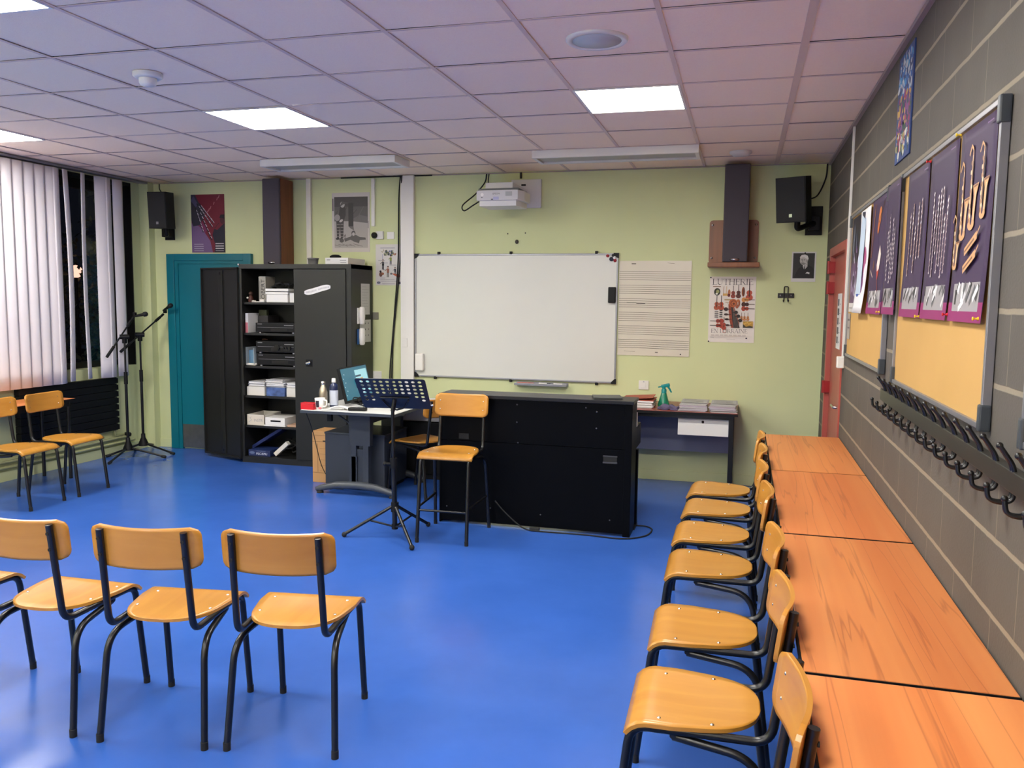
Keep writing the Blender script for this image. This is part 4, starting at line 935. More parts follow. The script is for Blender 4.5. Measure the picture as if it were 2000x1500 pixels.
# coat hook
t = thing('coat_hook', 'single black coat hook on the green wall below the portrait', 'coat hook', (.343, YB, 1.68))
MB().bx(-.067, .067, -.012, 0, -.02, .02, .003).build('plate', M['black'], t)
MB().tube(fillet([(-.016, -.016, -.03), (-.016, -.016, .06), (-.016, -.03, .075), (.016, -.03, .075), (.016, -.016, .06), (.016, -.016, -.03)], .012), .0048, 8).build('upper_hook', M['black'], t)
for s in (-1, 1): MB().tube(fillet([(s*.016, -.016, -.018), (s*.016, -.016, -.05), (s*.02, -.05, -.055), (s*.022, -.055, -.035)], .015), .0045, 8).build('lower_hook', M['black'], t)
for s in (-1, 1): MB().lathe([(.006, 0), (.001, .003)], 10, Matrix.Translation((s*.045, -.012, 0)) @ RX(PI/2).to_4x4()).build('screw', M['chrome'], t)

# poster above the teal door
W, H = .395, .592; a = Art(W, H, (112, 30, 46), rough=.35)
a.poly([(0, 0), (.25, 0), (.22, .12), (.16, .2), (.09, .27), (0, .3)], (112, 88, 128)); a.poly([(0, .3), (.09, .27), (.16, .2), (.2, .24), (.1, .34), (0, .38)], (116, 46, 84))
a.poly([(0, .33), (.02, .27), (.1, .28), (.17, .40), (.1, .5), (.05, .592), (0, .592)], (48, 46, 58)); a.poly([(.03, .58), (.08, .5), (.06, .46), (.0, .53)], (72, 72, 104))
for p0, p1 in (((.07, .50), (.25, .26)), ((.10, .50), (.27, .30)), ((.05, .46), (.14, .21)), ((.09, .44), (.24, .13))):
    a.line([p0, p1], .013, (30, 28, 36))
    for k in range(7):
        u = .1+.13*k; x, z = p0[0]+(p1[0]-p0[0])*u, p0[1]+(p1[1]-p0[1])*u
        a.line([(x+.006, z), (x+.02*(p1[0]-p0[0])/.2+.006, z-.022)], .009 if k % 2 else .006, (196, 190, 198))
a.poly([(.395, .10), (.395, .30), (.37, .28), (.31, .23), (.27, .24), (.25, .18), (.28, .08), (.27, 0), (.395, 0)], (30, 30, 44)); a.ell(.37, .33, .028, .04, (74, 32, 40)); a.poly([(.335, .35), (.35, .385), (.395, .385), (.395, .34), (.36, .352)], (28, 24, 30)); a.line([(.28, .25), (.33, .30)], .008, (70, 30, 40))
for k in range(4): a.scribble(.03, .14, .085-.022*k, (166, 160, 176), .007, k); a.scribble(.285, .38, .09-.024*k, (206, 200, 206), .011 if k != 3 else .004, 9+k)
for k in (0, 1, 2, 4, 6, 7): a.line([(.19+.02*k, .40+.022*k), (.2+.02*k, .425+.022*k)], .008, (176, 116, 122))
a.build('concert_poster', (-5.565, YB-.002, 2.07), BACK, 'dark red and violet concert poster above the teal door', 'poster')
# black and white poster
W, H = .405, .575; a = Art(W, H, (196, 190, 184), rough=.6); g = lambda v: (v, int(v*.97), int(v*.94))
a.rect(.026, .04, .385, .535, g(168)); a.rect(.026, .30, .385, .535, g(96)); a.rect(.026, .44, .385, .535, g(78)); a.poly([(.2, .3), (.385, .28), (.385, .34), (.3, .36), (.22, .32)], g(112))
for k in range(9): a.line([(.03+.03*k, .32+.015*(k % 4)), (.06+.035*k, .40+.013*(k % 5))], .008, g(84+12*(k % 3)))
a.rect(.178, .25, .232, .475, g(66)); a.poly([(.178, .25), (.232, .25), (.238, .21), (.2, .23)], g(110))
a.poly([(.052, .14), (.075, .13), (.085, .24), (.095, .13), (.122, .14), (.128, .30), (.15, .36), (.148, .43), (.115, .46), (.085, .43), (.075, .36), (.045, .33), (.048, .28)], g(70)); a.ell(.115, .462, .024, .03, g(176)); a.poly([(.085, .44), (.11, .455), (.14, .47), (.19, .475), (.14, .485), (.11, .495)], g(92)); a.ell(.058, .335, .03, .032, g(150)); a.ell(.1, .305, .022, .012, g(190), .5)
for k in range(5): a.line([(.054, .15+.03*k), (.085, .15+.03*k)], .006, g(140)); a.line([(.094, .15+.03*k), (.122, .15+.03*k)], .006, g(140))
a.ell(.06, .13, .02, .01, g(50)); a.ell(.1, .125, .022, .011, g(50)); a.ell(.105, .112, .024, .02, g(88))
a.poly([(.13, .13), (.2, .15), (.215, .165), (.26, .165), (.3, .145), (.36, .14), (.365, .12), (.3, .115), (.29, .085), (.24, .1), (.2, .12), (.14, .10)], g(94)); a.ell(.232, .182, .022, .026, g(82)); a.ell(.232, .174, .015, .017, g(180)); a.line([(.13, .15), (.145, .17), (.14, .13)], .006, g(80))
for k in range(7): a.line([(.03+.04*k, .07+.005*(k % 3)), (.09+.04*k, .055+.008*(k % 2))], .005, g(120))
a.rect(.008, .40, .018, .52, (90, 76, 76)); a.rect(.388, .23, .393, .30, g(110))
a.build('photo_poster', (-3.955, YB-.002, 2.068), BACK, 'large black and white photo poster of a street performer', 'poster')
# illustrated poster
W, H = .268, .395; a = Art(W, H, (208, 204, 198))
a.scribble(.05, .2, .36, (150, 148, 156), .007, 1); r = random.Random(9)
a.line([(.06, .325), (.075, .32), (.085, .34), (.08, .345)], .006, (150, 140, 100))
for k in range(26): a.ell(.09+.10*r.random(), .285+.05*r.random(), .008+.006*r.random(), .006+.004*r.random(), r.choice([(60, 72, 120), (120, 120, 70), (52, 60, 62), (150, 150, 120), (76, 84, 60)]), r.random())
a.line([(.185, .30), (.215, .305), (.2, .29)], .008, (150, 90, 50)); a.rect(.07, .25, .076, .30, (150, 156, 186))
def fig(x, z, s_, coat, leg, hair=(70, 50, 36)):
    a.ell(x, z+.055*s_, .008*s_, .01*s_, (196, 150, 120)); a.ell(x, z+.062*s_, .009*s_, .006*s_, hair); a.poly([(x-.012*s_, z), (x+.012*s_, z), (x+.014*s_, z+.04*s_), (x-.012*s_, z+.045*s_)], coat); a.line([(x-.006*s_, z), (x-.008*s_, z-.04*s_)], .008*s_, leg); a.line([(x+.006*s_, z), (x+.006*s_, z-.04*s_)], .008*s_, leg); a.line([(x-.012*s_, z+.035*s_), (x-.03*s_, z+.02*s_)], .006*s_, coat)
fig(.13, .12, 1.0, (150, 96, 76), (84, 84, 80)); fig(.078, .19, .9, (40, 40, 44), (30, 30, 34), (120, 90, 60)); fig(.205, .13, .7, (36, 44, 56), (36, 44, 56)); fig(.16, .235, .8, (130, 140, 60), (36, 44, 66))
a.ell(.055, .105, .017, .024, (110, 72, 56)); a.ell(.052, .133, .011, .011, (26, 22, 20)); a.ell(.075, .112, .014, .012, (150, 96, 70)); a.poly([(.16, .118), (.25, .105), (.262, .085), (.235, .075), (.2, .095)], (186, 88, 50)); a.ell(.165, .112, .012, .01, (110, 108, 104))
for k, (x0, x1, z) in enumerate(((.03, .1, .24), (.15, .22, .195), (.07, .13, .215), (.05, .1, .07), (.05, .2, .055), (.05, .22, .04), (.07, .2, .014), (.08, .11, .15))): a.scribble(x0, x1, z, (150, 146, 150), .005, k)
a.ell(.032, .025, .02, .012, (110, 112, 124)); a.rect(.245, .012, .265, .035, (70, 60, 72))
a.build('illustrated_poster', (-3.488, YB-.002, 1.745), BACK, 'white poster of small coloured musician figures left of the wide trunking', 'poster')

# ------------------------------------------------------------------ right wall boards, posters, coat rack
def corkboard(y_near, y_far, z0, z1, lb):
    t = thing('corkboard', lb, 'pinboard', (XR-.002, y_far, z0), RIGHT, 'tan pinboards on the block wall'); W, H = y_far-y_near, z1-z0
    MB().bx(.012, W-.012, -.014, 0, .012, H-.012).build('felt', M['cork'], t)
    b = MB(); b.bx(0, W, -.024, 0, 0, .016, .002); b.bx(0, W, -.024, 0, H-.016, H, .002); b.bx(0, .016, -.024, 0, .016, H-.016, .002); b.bx(W-.016, W, -.024, 0, .016, H-.016, .002); b.build('frame', M['alu'], t)
    for x in (0, W):
        for z in (0, H):
            sx = 1 if x == 0 else -1; sz = 1 if z == 0 else -1
            MB().bx(x-sx*.004, x+sx*.024, -.03, 0, z-sz*.004, z+sz*.07, .005).build('corner_cap', M['greycap'], t)
    return t
corkboard(4.30, 5.76, 1.285, 2.165, 'farthest tan pinboard, next to the red door')
corkboard(2.52, 3.97, 1.275, 2.165, 'middle tan pinboard with the row of purple instrument posters')
corkboard(.70, 2.185, 1.285, 2.165, 'nearest tan pinboard, only its left edge in the picture')
PX = XR-.0185
def curl_(amt, H):
    return lambda x, z: .003+amt*((1-z/H)**3)
PUR, MAG = (52, 30, 66), (132, 28, 92)
def instrument_poster(y_far, y_near, z0, z1, lb, draw, seed, x=PX, photo=True, amt=.012):
    W, H = y_far-y_near, z1-z0; a = Art(W, H, PUR, t=.001, rough=.6, curl=curl_(amt, H)); r = random.Random(seed)
    def strips(x0, z0_, x1, z1_, c):       # follow the curl with thin bands
        n = 8
        for k in range(n):
            za, zb = z0_+(z1_-z0_)*k/n, z0_+(z1_-z0_)*(k+1)/n; a.k += (k == 0); a.mb.raw([(x0, a.yy(0, za), za), (x1, a.yy(0, za), za), (x1, a.yy(0, zb), zb), (x0, a.yy(0, zb), zb)], [[0, 1, 2, 3]], a.mi(c))
    strips(0, 0, W, .10*H, MAG)
    if photo:
        strips(W*.12, .055*H, W*.88, .2*H, (150, 146, 146))
        for k in range(16):
            x0 = W*(.13+.7*r.random()); z_ = H*(.065+.1*r.random()); v = r.choice((36, 60, 90, 200, 214)); a.line([(x0, z_), (min(W*.87, x0+r.uniform(.0, .05)), min(H*.195, z_+r.uniform(.02, .05)))], r.uniform(.008, .022), (v, v, v))
    draw(a, W, H, r)
    a.line([(W*.82, H*.955), (W*.97, H*.955)], .004, (120, 90, 130))
    return a.build('instrument_poster', (x, y_far, z0), RIGHT, lb, 'poster', 'purple instrument posters on the block wall')
def slim(c, n, two=False):
    def f(a, W, H, r):
        for k in range(n):
            x = W*(.16+.7*(k+.5)/n); h0 = H*r.uniform(.24, .42); h1 = h0+H*r.uniform(.28, .5); h1 = min(h1, H*.9)
            a.line([(x, h0), (x+.012, h1)], .010, c); 
            q = h0
            while q < h1: a.line([(x+.012*(q-h0)/(h1-h0)-.004, q), (x+.012*(q-h0)/(h1-h0)+.004, q+.008)], .009, (232, 226, 222)); q += .021
            if k % 3 == 1: a.line([(x+.012, h1), (x+.02, h1-.05)], .008, c)
    return f
def brass(a, W, H, r):
    c, d = (196, 150, 104), (120, 80, 56)
    p_ = (226, 202, 164)
    def sax(x, z, L, w):
        k = w/.02; b_ = .028*k
        a.poly([(x-.003, z+L), (x+.004, z+L), (x+.014*k, z+.12*L), (x-.012*k, z+.12*L)], c)
        a.ell(x+.02*k, z+.09*L, .033*k, .075*L, c); a.ell(x+.019*k, z+.14*L, .009*k, .06*L, PUR)
        a.poly([(x+.028*k, z+.09*L), (x+.05*k, z+.09*L), (x+.058*k, z+.42*L), (x+.078*k, z+.56*L), (x+.02*k, z+.55*L), (x+.032*k, z+.42*L)], c)
        a.line([(x+.03*k, z+.53*L), (x+.07*k, z+.54*L)], .006, d); a.line([(x+.043*k, z+.14*L), (x+.05*k, z+.48*L)], .006, p_)
        a.line([(x, z+L), (x-.02, z+L+.012), (x-.04, z+L*.95)], w*.42, c)
        a.line([(x-.003, z+.2*L), (x, z+.92*L)], .005, p_); a.line([(x+.012*k, z+.2*L), (x+.005, z+.85*L)], .004, d)
        for q in range(13):
            a.ell(x+(.008 if q % 2 else -.006), z+L*(.14+.058*q), .006, .007, (d, p_, (150, 110, 78))[q % 3])
    sax(W*.16, H*.42, H*.4, .022); sax(W*.42, H*.46, H*.42, .022); sax(W*.74, H*.5, H*.36, .018); sax(W*.07, H*.27, H*.28, .016)
    for z in (.36, .27): a.line([(W*.42, H*z), (W*.72, H*(z+.07))], .024, c); a.line([(W*.42, H*z), (W*.66, H*(z+.055))], .007, d); a.line([(W*.72, H*(z+.07)), (W*.8, H*(z+.11))], .006, c)
def violin_p(a, W, H, r):
    a.line([(W*.1, H*.5), (W*.22, H*.95)], .014, (150, 92, 48)); a.ell(W*.55, H*.83, .05, .035, (190, 106, 46), .9); a.ell(W*.48, H*.74, .035, .026, (176, 92, 40), .9); a.line([(W*.5, H*.78), (W*.8, H*.93)], .01, (70, 40, 26))
    a.poly([(W*.52, H*.42), (W*.66, H*.58), (W*.75, H*.5), (W*.68, H*.38), (W*.56, H*.36)], (226, 206, 196)); a.poly([(W*.5, H*.42), (W*.56, H*.36), (W*.68, H*.38), (W*.6, H*.28)], (180, 62, 40)); a.line([(W*.6, H*.28), (W*.68, H*.2)], .008, (150, 60, 40)); a.ell(W*.3, H*.42, .022, .026, (96, 60, 40)); a.line([(W*.12, H*.38), (W*.28, H*.32)], .008, (210, 190, 170))
Z0, Z1 = 1.565, 2.143
instrument_poster(2.955, 2.56, Z0, Z1, 'nearest purple poster with golden saxophones', brass, 1)
instrument_poster(3.395, 2.985, Z0, Z1, 'purple poster with slender clarinets left of the saxophone poster', slim((150, 128, 132), 7), 2)
instrument_poster(3.83, 3.42, Z0, Z1, 'purple poster with slim flutes at the far end of the middle pinboard', slim((164, 132, 118), 5), 3)
instrument_poster(4.262, 3.925, Z0+.005, Z1+.01, 'purple poster bridging the gap between the two pinboards', slim((132, 116, 128), 5), 4, XR-.033, amt=.004)
instrument_poster(4.83, 4.335, Z0, Z1+.01, 'purple poster with violin and red bow tie shape near the red door', violin_p, 5)
# two art posters at the far end
W, H = .385, .575; a = Art(W, H, (214, 212, 214), t=.001, curl=curl_(.028, H)); r = random.Random(6)
a.poly([(.04, .10), (.24, .10), (.22, .52), (.05, .56)], (176, 190, 206)); a.poly([(.06, .36), (.16, .34), (.18, .56), (.05, .57)], (40, 38, 58)); a.ell(.24, .29, .08, .075, (150, 66, 110)); a.ell(.20, .17, .09, .07, (122, 70, 120)); a.ell(.30, .22, .03, .05, (224, 218, 222)); a.ell(.12, .12, .07, .03, (64, 84, 140)); a.line([(.1, .2), (.14, .5)], .02, (226, 228, 232)); a.line([(.2, .3), (.22, .46)], .012, (86, 100, 140))
for k in range(10): a.ell(.06+.1*r.random(), .42+.1*r.random(), .012, .016, r.choice([(90, 84, 120), (30, 28, 44), (200, 190, 200)]))
a.build('art_poster', (PX-.006, 5.245, Z0), RIGHT, 'curling white poster with blue and pink painted shapes', 'poster')
W, H = .45, .575; a = Art(W, H, (40, 36, 50), t=.001, rough=.35); r = random.Random(7)
a.rect(0, 0, W, .055, (206, 200, 198)); a.rect(.03, .055, W, .3, (86, 56, 96))
for k in range(26): a.poly([(x0, z), (x0+r.uniform(.02, .09), z+r.uniform(-.03, .05)), (x0+r.uniform(-.02, .04), z+r.uniform(.03, .09))], r.choice([(120, 86, 130), (58, 40, 74), (150, 120, 160), (38, 30, 52), (196, 190, 206)])) if (x0 := .04+.3*r.random()) and (z := .08+.28*r.random()) else 0
a.poly([(.08, .36), (.14, .34), (.17, .5), (.12, .55)], (92, 96, 112)); a.poly([(.2, .38), (.28, .4), (.26, .5)], (70, 74, 92)); a.scribble(.04, .3, .025, (140, 134, 136), .006)
a.build('art_poster', (PX, 5.70, Z0), RIGHT, 'dark violet poster with white bottom strip nearest the red door', 'poster')
a = Art(.13, .16, (160, 150, 140), t=.001); a.scribble(.015, .11, .12, (90, 84, 80), .012); a.scribble(.015, .11, .07, (100, 94, 90), .01, 3); a.build('notice', (PX, 5.73, 1.395), RIGHT, 'small grey notice under the dark violet poster on the far pinboard', 'notice')
for y, z, c, lb in ((2.58, 1.578, 'yellowpin', 'yellow pin at the lower right corner of the saxophone poster'), (2.95, 1.585, 'redbox', 'small red pin at the lower left corner of the saxophone poster'), (3.40, 1.572, 'yellowpin', 'yellow pin between the clarinet and flute posters'),
                    (4.35, 1.578, 'yellowpin', 'yellow pin at the bottom of the violin poster'), (2.97, 2.148, 'yellowpin', 'yellow pin at the top between saxophone and clarinet posters'), (3.41, 2.135, 'redbox', 'red pin at the top between clarinet and flute posters')):
    o = MB().lathe([(.005, 0), (.005, .003), (.0025, .005), (.0025, .011), (.0055, .013), (.0055, .016), (.001, .017)], 12, Matrix.Translation((PX-.003-(.012 if z < 2 else 0), y, z)) @ RY(-PI/2).to_4x4()).build('push_pin', M[c]); tag(o, lb, 'pin', 'coloured push pins on the pinboards')
# small painting high up
W, H = .355, .475; a = Art(W, H, (34, 62, 120), t=.006); r = random.Random(21)
for k in range(420):
    a.k = (k % 40)*.4; z = H*r.random(); u = z/H
    pal = [(44, 100, 170), (60, 140, 190), (30, 44, 96), (190, 196, 200)] if u > .62 else ([(150, 40, 90), (60, 40, 110), (190, 150, 70), (40, 80, 70), (36, 40, 80), (120, 60, 130)] if u > .22 else [(40, 86, 150), (36, 60, 60), (170, 160, 90), (150, 50, 80), (210, 210, 200)])
    a.ell(W*(.07+.86*r.random()), H*.05+z*.90, r.uniform(.008, .03), r.uniform(.006, .018), r.choice(pal), r.uniform(0, 3), 8)
a.build('small_painting', (XR-.001, 4.325, 2.26), RIGHT, 'narrow unframed painting of coloured dabs high on the block wall', 'painting')
# conduit
tag(MB().bx(XR-.016, XR-.001, 5.985, 6.005, 1.26, HC-.022, .002).build('cable_conduit', M['white']), 'thin white conduit down the block wall beside the red door', 'conduit')
tag(MB().bx(XR-.045, XR-.001, 5.96, 6.03, 1.185, 1.262, .006).build('wall_socket', M['white']), 'white box at the foot of the thin conduit', 'socket')
# coat rack
t = thing('coat_rack', 'long black coat rack with double hooks on the block wall', 'coat rack', (XR, 4.18, 1.2))
MB().bx(-.036, -.008, -2.9, 0, -.026, .026, .003).build('rail', M['rack'], t)
MB().bx(-.008, 0, -2.8, -.05, -.015, .015).build('wall_spacer', M['rack'], t)
hk = None
for k in range(19):
    y = -.12-.1435*k
    if hk is None:
        b = MB()
        for s in (-1, 1):
            b.tube(fillet([(0, s*.009, -.02), (0, s*.009, .035), (-.034, s*.004, .085)], .02), .0055, 8)
            b.tube(fillet([(0, s*.010, .02), (0, s*.010, -.045), (-.028, s*.008, -.052), (-.052, s*.004, -.045), (-.056, s*.001, -.012)], .016), .0055, 8)
        b.ball((-.034, 0, .085), .0085, 8); b.ball((-.056, 0, -.012), .008, 8)
        hk = b.build('hook', M['black'], t, (-.030, y, 0))
    else:
        c = hk.copy(); C.objects.link(c); c.parent = t; c.location = (-.030, y, 0)

# ------------------------------------------------------------------ teacher's desk and what is on it
DZ = .725
t = thing('teacher_desk', 'teacher desk with grey top, slate column leg and curved foot', 'desk', (0, 0, 0))
tp = MB().bx(-3.385, -2.575, 5.94, 7.05, DZ-.022, DZ, .003).build('desktop', ink((206, 206, 202)), t)
MB().bx(-3.388, -2.572, 5.936, 7.054, DZ-.026, DZ-.003, .002).build('edge_band', M['slate'], tp)
for y in (6.22, 6.86):
    c = MB(); c.bx(-3.09, -2.90, y-.03, y+.03, .41, DZ-.05, .006); c.bx(-3.07, -3.025, y-.03, y+.03, .05, .42, .004); c.bx(-2.965, -2.915, y-.03, y+.03, .05, .42, .004); c.bx(-3.03, -2.96, y-.012, y+.03, .06, .38); c.bx(-3.09, -3.02, y-.03, y+.03, .05, .32)
    c.build('leg', M['slate'], t)
    f = MB().tube([(-3.385, y-.04, .03), (-3.33, y-.04, .045), (-3.2, y-.04, .075), (-3.0, y-.04, .085), (-2.85, y-.04, .075), (-2.72, y-.04, .045), (-2.67, y-.04, .03)], [.018, .026, .03, .032, .03, .026, .018], 12).build('foot', mat('foot_grey', (66, 70, 76), .35), t)
    for x in (-3.35, -2.70): MB().lathe([(.028, 0), (.028, .012), (.02, .02)], 14, T4(x, y-.04, 0)).build('foot_glide', M['rubber'], f)
    MB().bx(-3.33, -2.62, y-.025, y+.025, DZ-.052, DZ-.026, .003).build('top_support', M['slate'], t)
    MB().tube([(-3.22, y-.01, DZ-.05), (-3.08, y-.01, DZ-.14)], .008, 8).build('brace', M['slate'], t)
MB().bx(-3.04, -2.94, 6.25, 6.83, DZ-.14, DZ-.055).build('cross_beam', M['slate'], t)
MB().bx(-3.275, -3.235, 6.17, 6.20, DZ-.12, DZ-.052, .003).build('desk_switch', M['blackmatte'], t)
t = thing('low_cabinet', 'low slate cabinet box under the teacher desk', 'cabinet', (0, 0, 0))
MB().bx(-3.385, -2.84, 6.34, 6.82, .035, .47, .004).build('body', M['slate'], t); MB().bx(-3.39, -2.835, 6.335, 6.825, .471, .487, .003).build('top_panel', M['slate'], t)
MB().bx(-3.36, -2.86, 6.37, 6.80, 0, .035).build('plinth', M['blackmatte'], t)
t = thing('cardboard_box', 'tall brown cardboard box standing left of the low slate cabinet', 'box', (0, 0, 0))
MB().bx(-3.61, -3.41, 6.53, 6.75, 0, .455, .002).build('body', M['carton'], t)
a = Art(.196, .45, (178, 134, 84), t=.0008); a.line([(.0, .36), (.196, .36)], .004, (110, 78, 44)); a.line([(.05, .09), (.05, .34)], .004, (116, 82, 48)); a.line([(.0, .085), (.196, .08)], .004, (110, 78, 44)); a.rect(.1, .36, .16, .372, (60, 44, 32))
for k in range(5): a.line([(.07, .3-.05*k), (.19, .3-.05*k)], .002, (120, 86, 50))
a.scribble(.02, .18, .415, (120, 86, 50), .004); a.build('front_panel', (-3.608, 6.5295, .003), 0, parent=t)
tag(MB().tube(spline([(-3.37, 6.0, DZ-.03), (-3.42, 6.2, .5), (-3.46, 6.40, .2), (-3.40, 6.42, .06), (-3.33, 6.33, .012), (-3.20, 6.30, .012)]), .0035, 7).build('black_cable', M['rubber']), 'thin dark cord hanging from the teacher desk past the cardboard box', 'cable')
# desk-top things
t = thing('red_case', 'small red case on the left end of the teacher desk', 'case', (-3.335, 5.985, DZ), -.05)
MB().bx(-.058, .058, -.03, .03, .0, .045, .004).build('body', M['redbox'], t); MB().bx(-.06, .06, -.031, .031, .0455, .054, .004).build('lid', M['redbox'], t)
t = thing('mug', 'white mug with a small dark picture on the teacher desk', 'mug', (-3.25, 6.01, DZ))
MB().lathe([(.028, 0), (.032, .004), (.042, .092), (.0385, .092), (.03, .008), (.001, .008)], 28).build('cup', M['white'], t)
MB().tube(fillet([(.038, -.01, .078), (.072, -.02, .078), (.066, -.018, .03), (.034, -.01, .024)], .02), .006, 10).build('handle', M['white'], t)
b = MB(); b.sheet(lambda u, v: ((.0345+.0085*v)*math.sin((u-.5)*.8-.1), -(.0345+.0085*v)*math.cos((u-.5)*.8-.1), .02+.055*v), 8, 4, .0004); b.build('printed_picture', ink((54, 44, 52)), t)
b = MB(); b.sheet(lambda u, v: ((.0325+.0085*v*.3)*math.sin((u-.5)*.7+.45), -(.033+.0085*v*.3)*math.cos((u-.5)*.7+.45), .006+.016*v), 6, 3, .0006); b.build('pink_mark', ink((220, 110, 120)), t)
t = thing('flask', 'steel drinking bottle behind the white mug', 'bottle', (-3.285, 6.13, DZ))
MB().lathe([(.030, 0), (.034, .004), (.034, .125), (.028, .155), (.016, .18), (.014, .19)], 26).build('body', mat('flask_steel', (178, 168, 146), .3, .8), t)
MB().lathe([(.017, .188), (.018, .192), (.018, .214), (.001, .217)], 20).build('cap', M['chrome'], t)
t = thing('gel_bottle', 'dark blue bottle with white label and cap on the teacher desk', 'bottle', (-3.215, 6.18, DZ))
MB().lathe([(.030, 0), (.035, .005), (.035, .165), (.03, .185), (.014, .198), (.013, .205)], 26).build('body', M['bluegel'], t)
MB().lathe([(.0355, .02), (.0355, .14)], 26).build('label_band', ink((188, 194, 208)), t)
MB().lathe([(.017, .203), (.018, .206), (.016, .236), (.001, .238)], 20).build('cap', M['white'], t)
t = thing('face_mask', 'crumpled white cloth mask with strap on the desk edge', 'mask', (-3.10, 6.02, DZ), .4)
MB().sheet(lambda u, v: (.15*u-.06, .075*(v-.5)*(1-.45*(1-u)), .012+.016*math.sin(u*3)+.008*math.sin(v*9+u*4)), 12, 8, .002).build('cloth', M['paper'], t)
MB().tube(spline([(-.055, -.02, .01), (-.11, -.035, .006), (-.125, 0, .006), (-.09, .025, .006), (-.055, .015, .012)]), .003, 7).build('strap', M['paper'], t)
t = thing('remote_control', 'white remote control lying among the desk cables', 'remote control', (-3.00, 6.10, DZ), .12)
MB().bx(-.075, .075, -.022, .022, 0, .02, .005).build('case', M['white'], t); MB().bx(-.02, .05, -.012, .012, .0195, .0215).build('buttons', M['greypaper'], t)
tag(MB().box((-2.93, 6.03, DZ+.014), (.15, .05, .026), .01, RZ(.15)).build('glasses_case', M['blackmatte']), 'black oblong case on the desk below the music stand tray', 'case')
cl = MB(); r = random.Random(31)
cl.tube(spline([(-3.06+.16*r.random(), 6.18+.2*r.random(), DZ+.01+.075*r.random()) for k in range(30)], 6), .0045, 7)
tag(cl.build('cable_tangle', M['rubber']), 'tangle of black cables on the desk before the computer screen', 'cable')
# screen
t = thing('computer_screen', 'flat computer screen showing a teal page, turned to the right', 'monitor', (-3.13, 6.52, DZ), PI/2+.06)
MB().lathe([(.001, 0), (.10, 0), (.10, .008), (.03, .014), (.001, .014)], 24).build('base', M['blackmatte'], t)
MB().bx(-.025, .025, .03, .06, .01, .2, .004).build('stand', M['blackmatte'], t)
RT = RX(-.25); q = lambda x, y, z: RT @ V((x, y, z))+V((0, .005, .025))
SW, SHh = .29, .30
MB().box(q(0, .012, SHh/2), (2*SW, .024, SHh), .004, RT).build('bezel', M['blackmatte'], t)
def scr(name, x0, z0, x1, z1, c, k, e=.9):
    o = MB(); o.raw([q(x0, -.001-.0006*k, z0), q(x1, -.001-.0006*k, z0), q(x1, -.001-.0006*k, z1), q(x0, -.001-.0006*k, z1)], [[0, 1, 2, 3]]); return o
ms = [mat('screen_teal', (26, 104, 128), .3, emit=.10), mat('screen_pale', (150, 205, 215), .3, emit=.14), mat('screen_deep', (10, 60, 84), .3, emit=.08), mat('screen_tan', (190, 160, 110), .3, emit=.1), mat('screen_white', (220, 235, 240), .3, emit=.14)]
d = MB()
def pq(x0, z0, x1, z1, k, mi): d.raw([q(x0, -.0008-.0004*k, z0), q(x1, -.0008-.0004*k, z0), q(x1, -.0008-.0004*k, z1), q(x0, -.0008-.0004*k, z1)], [[0, 1, 2, 3]], mi)
pq(-SW+.012, .022, SW-.012, SHh-.012, 0, 0); pq(.0, .05, SW-.03, SHh-.04, 1, 1); pq(.04, .09, SW-.02, .13, 2, 2); pq(.1, .15, .15, .19, 2, 3); pq(.0, .2, .12, .215, 2, 2); pq(.03, .06, .17, .08, 2, 4)
for k in range(6): pq(-SW+.03+.03*(k % 2), .06+.035*k, -SW+.04+.03*(k % 2), .068+.035*k, 1, 4)
d.build('display', ms, t)

# ------------------------------------------------------------------ printer on low cupboard by the wall
t = thing('printer', 'grey printer on a low dark cupboard behind the music stand', 'printer', (-2.75, 7.16, .52))
MB().bx(-.25, .25, -.19, .19, 0, .13, .012).build('body', M['lightgrey'], t); MB().bx(-.24, .24, -.17, .18, .131, .165, .008).build('lid', ink((150, 152, 160)), t)
MB().bx(.06, .20, -.1925, -.189, .04, .09).build('panel', M['offwhite'], t)
t = thing('low_cupboard', 'low dark cupboard under the printer by the end wall', 'cupboard', (0, 0, 0))
MB().bx(-3.05, -2.28, 6.93, 7.45, .05, .515, .003).build('body', M['blackmatte'], t); MB().bx(-3.03, -2.30, 6.95, 7.43, 0, .05).build('plinth', M['rubber'], t)
tag(MB().bx(-2.48, -2.40, 6.96, 7.06, .516, .545, .004).build('red_case', M['redbox']), 'small red case beside the grey printer', 'case')
tag(MB().bx(-2.47, -2.30, 7.10, 7.40, .516, .60, .004).build('paper_ream', M['greypaper']), 'ream of paper right of the grey printer', 'paper')

# ------------------------------------------------------------------ music stand
t = thing('music_stand', 'black music stand with a perforated tray before the teacher desk', 'music stand', (-2.245, 5.18, 0))
MB().cyl((0, 0, .06), (-.008, 0, .52), .017).build('lower_tube', M['black'], t)
MB().cyl((-.008, 0, .50), (-.014, 0, .88), .012).build('upper_tube', M['black'], t)
k = MB(); k.cyl((-.008, 0, .47), (-.008, 0, .54), .024); k.cyl((-.008, 0, .50), (-.06, -.02, .50), .012); k.ball((-.062, -.02, .50), .016); k.build('clamp', M['blackmatte'], t)
MB().cyl((0, 0, .17), (0, 0, .235), .026).build('hub', M['blackmatte'], t); MB().cyl((0, 0, .05), (0, 0, .085), .022).build('lower_hub', M['blackmatte'], t)
for fx, fy in ((-.315, -.13), (.235, -.27), (.13, .29)):
    n = math.hypot(fx, fy); L = MB().tube([(fx/n*.02, fy/n*.02, .205), (fx, fy, .02)], .011, 10).build('leg', M['black'], t)
    MB().ball((fx, fy, .018), .018, 10).build('rubber_foot', M['rubber'], L)
    MB().tube([(fx/n*.02, fy/n*.02, .07), (fx*.55, fy*.55, .118)], .007, 8).build('strut', M['black'], t)
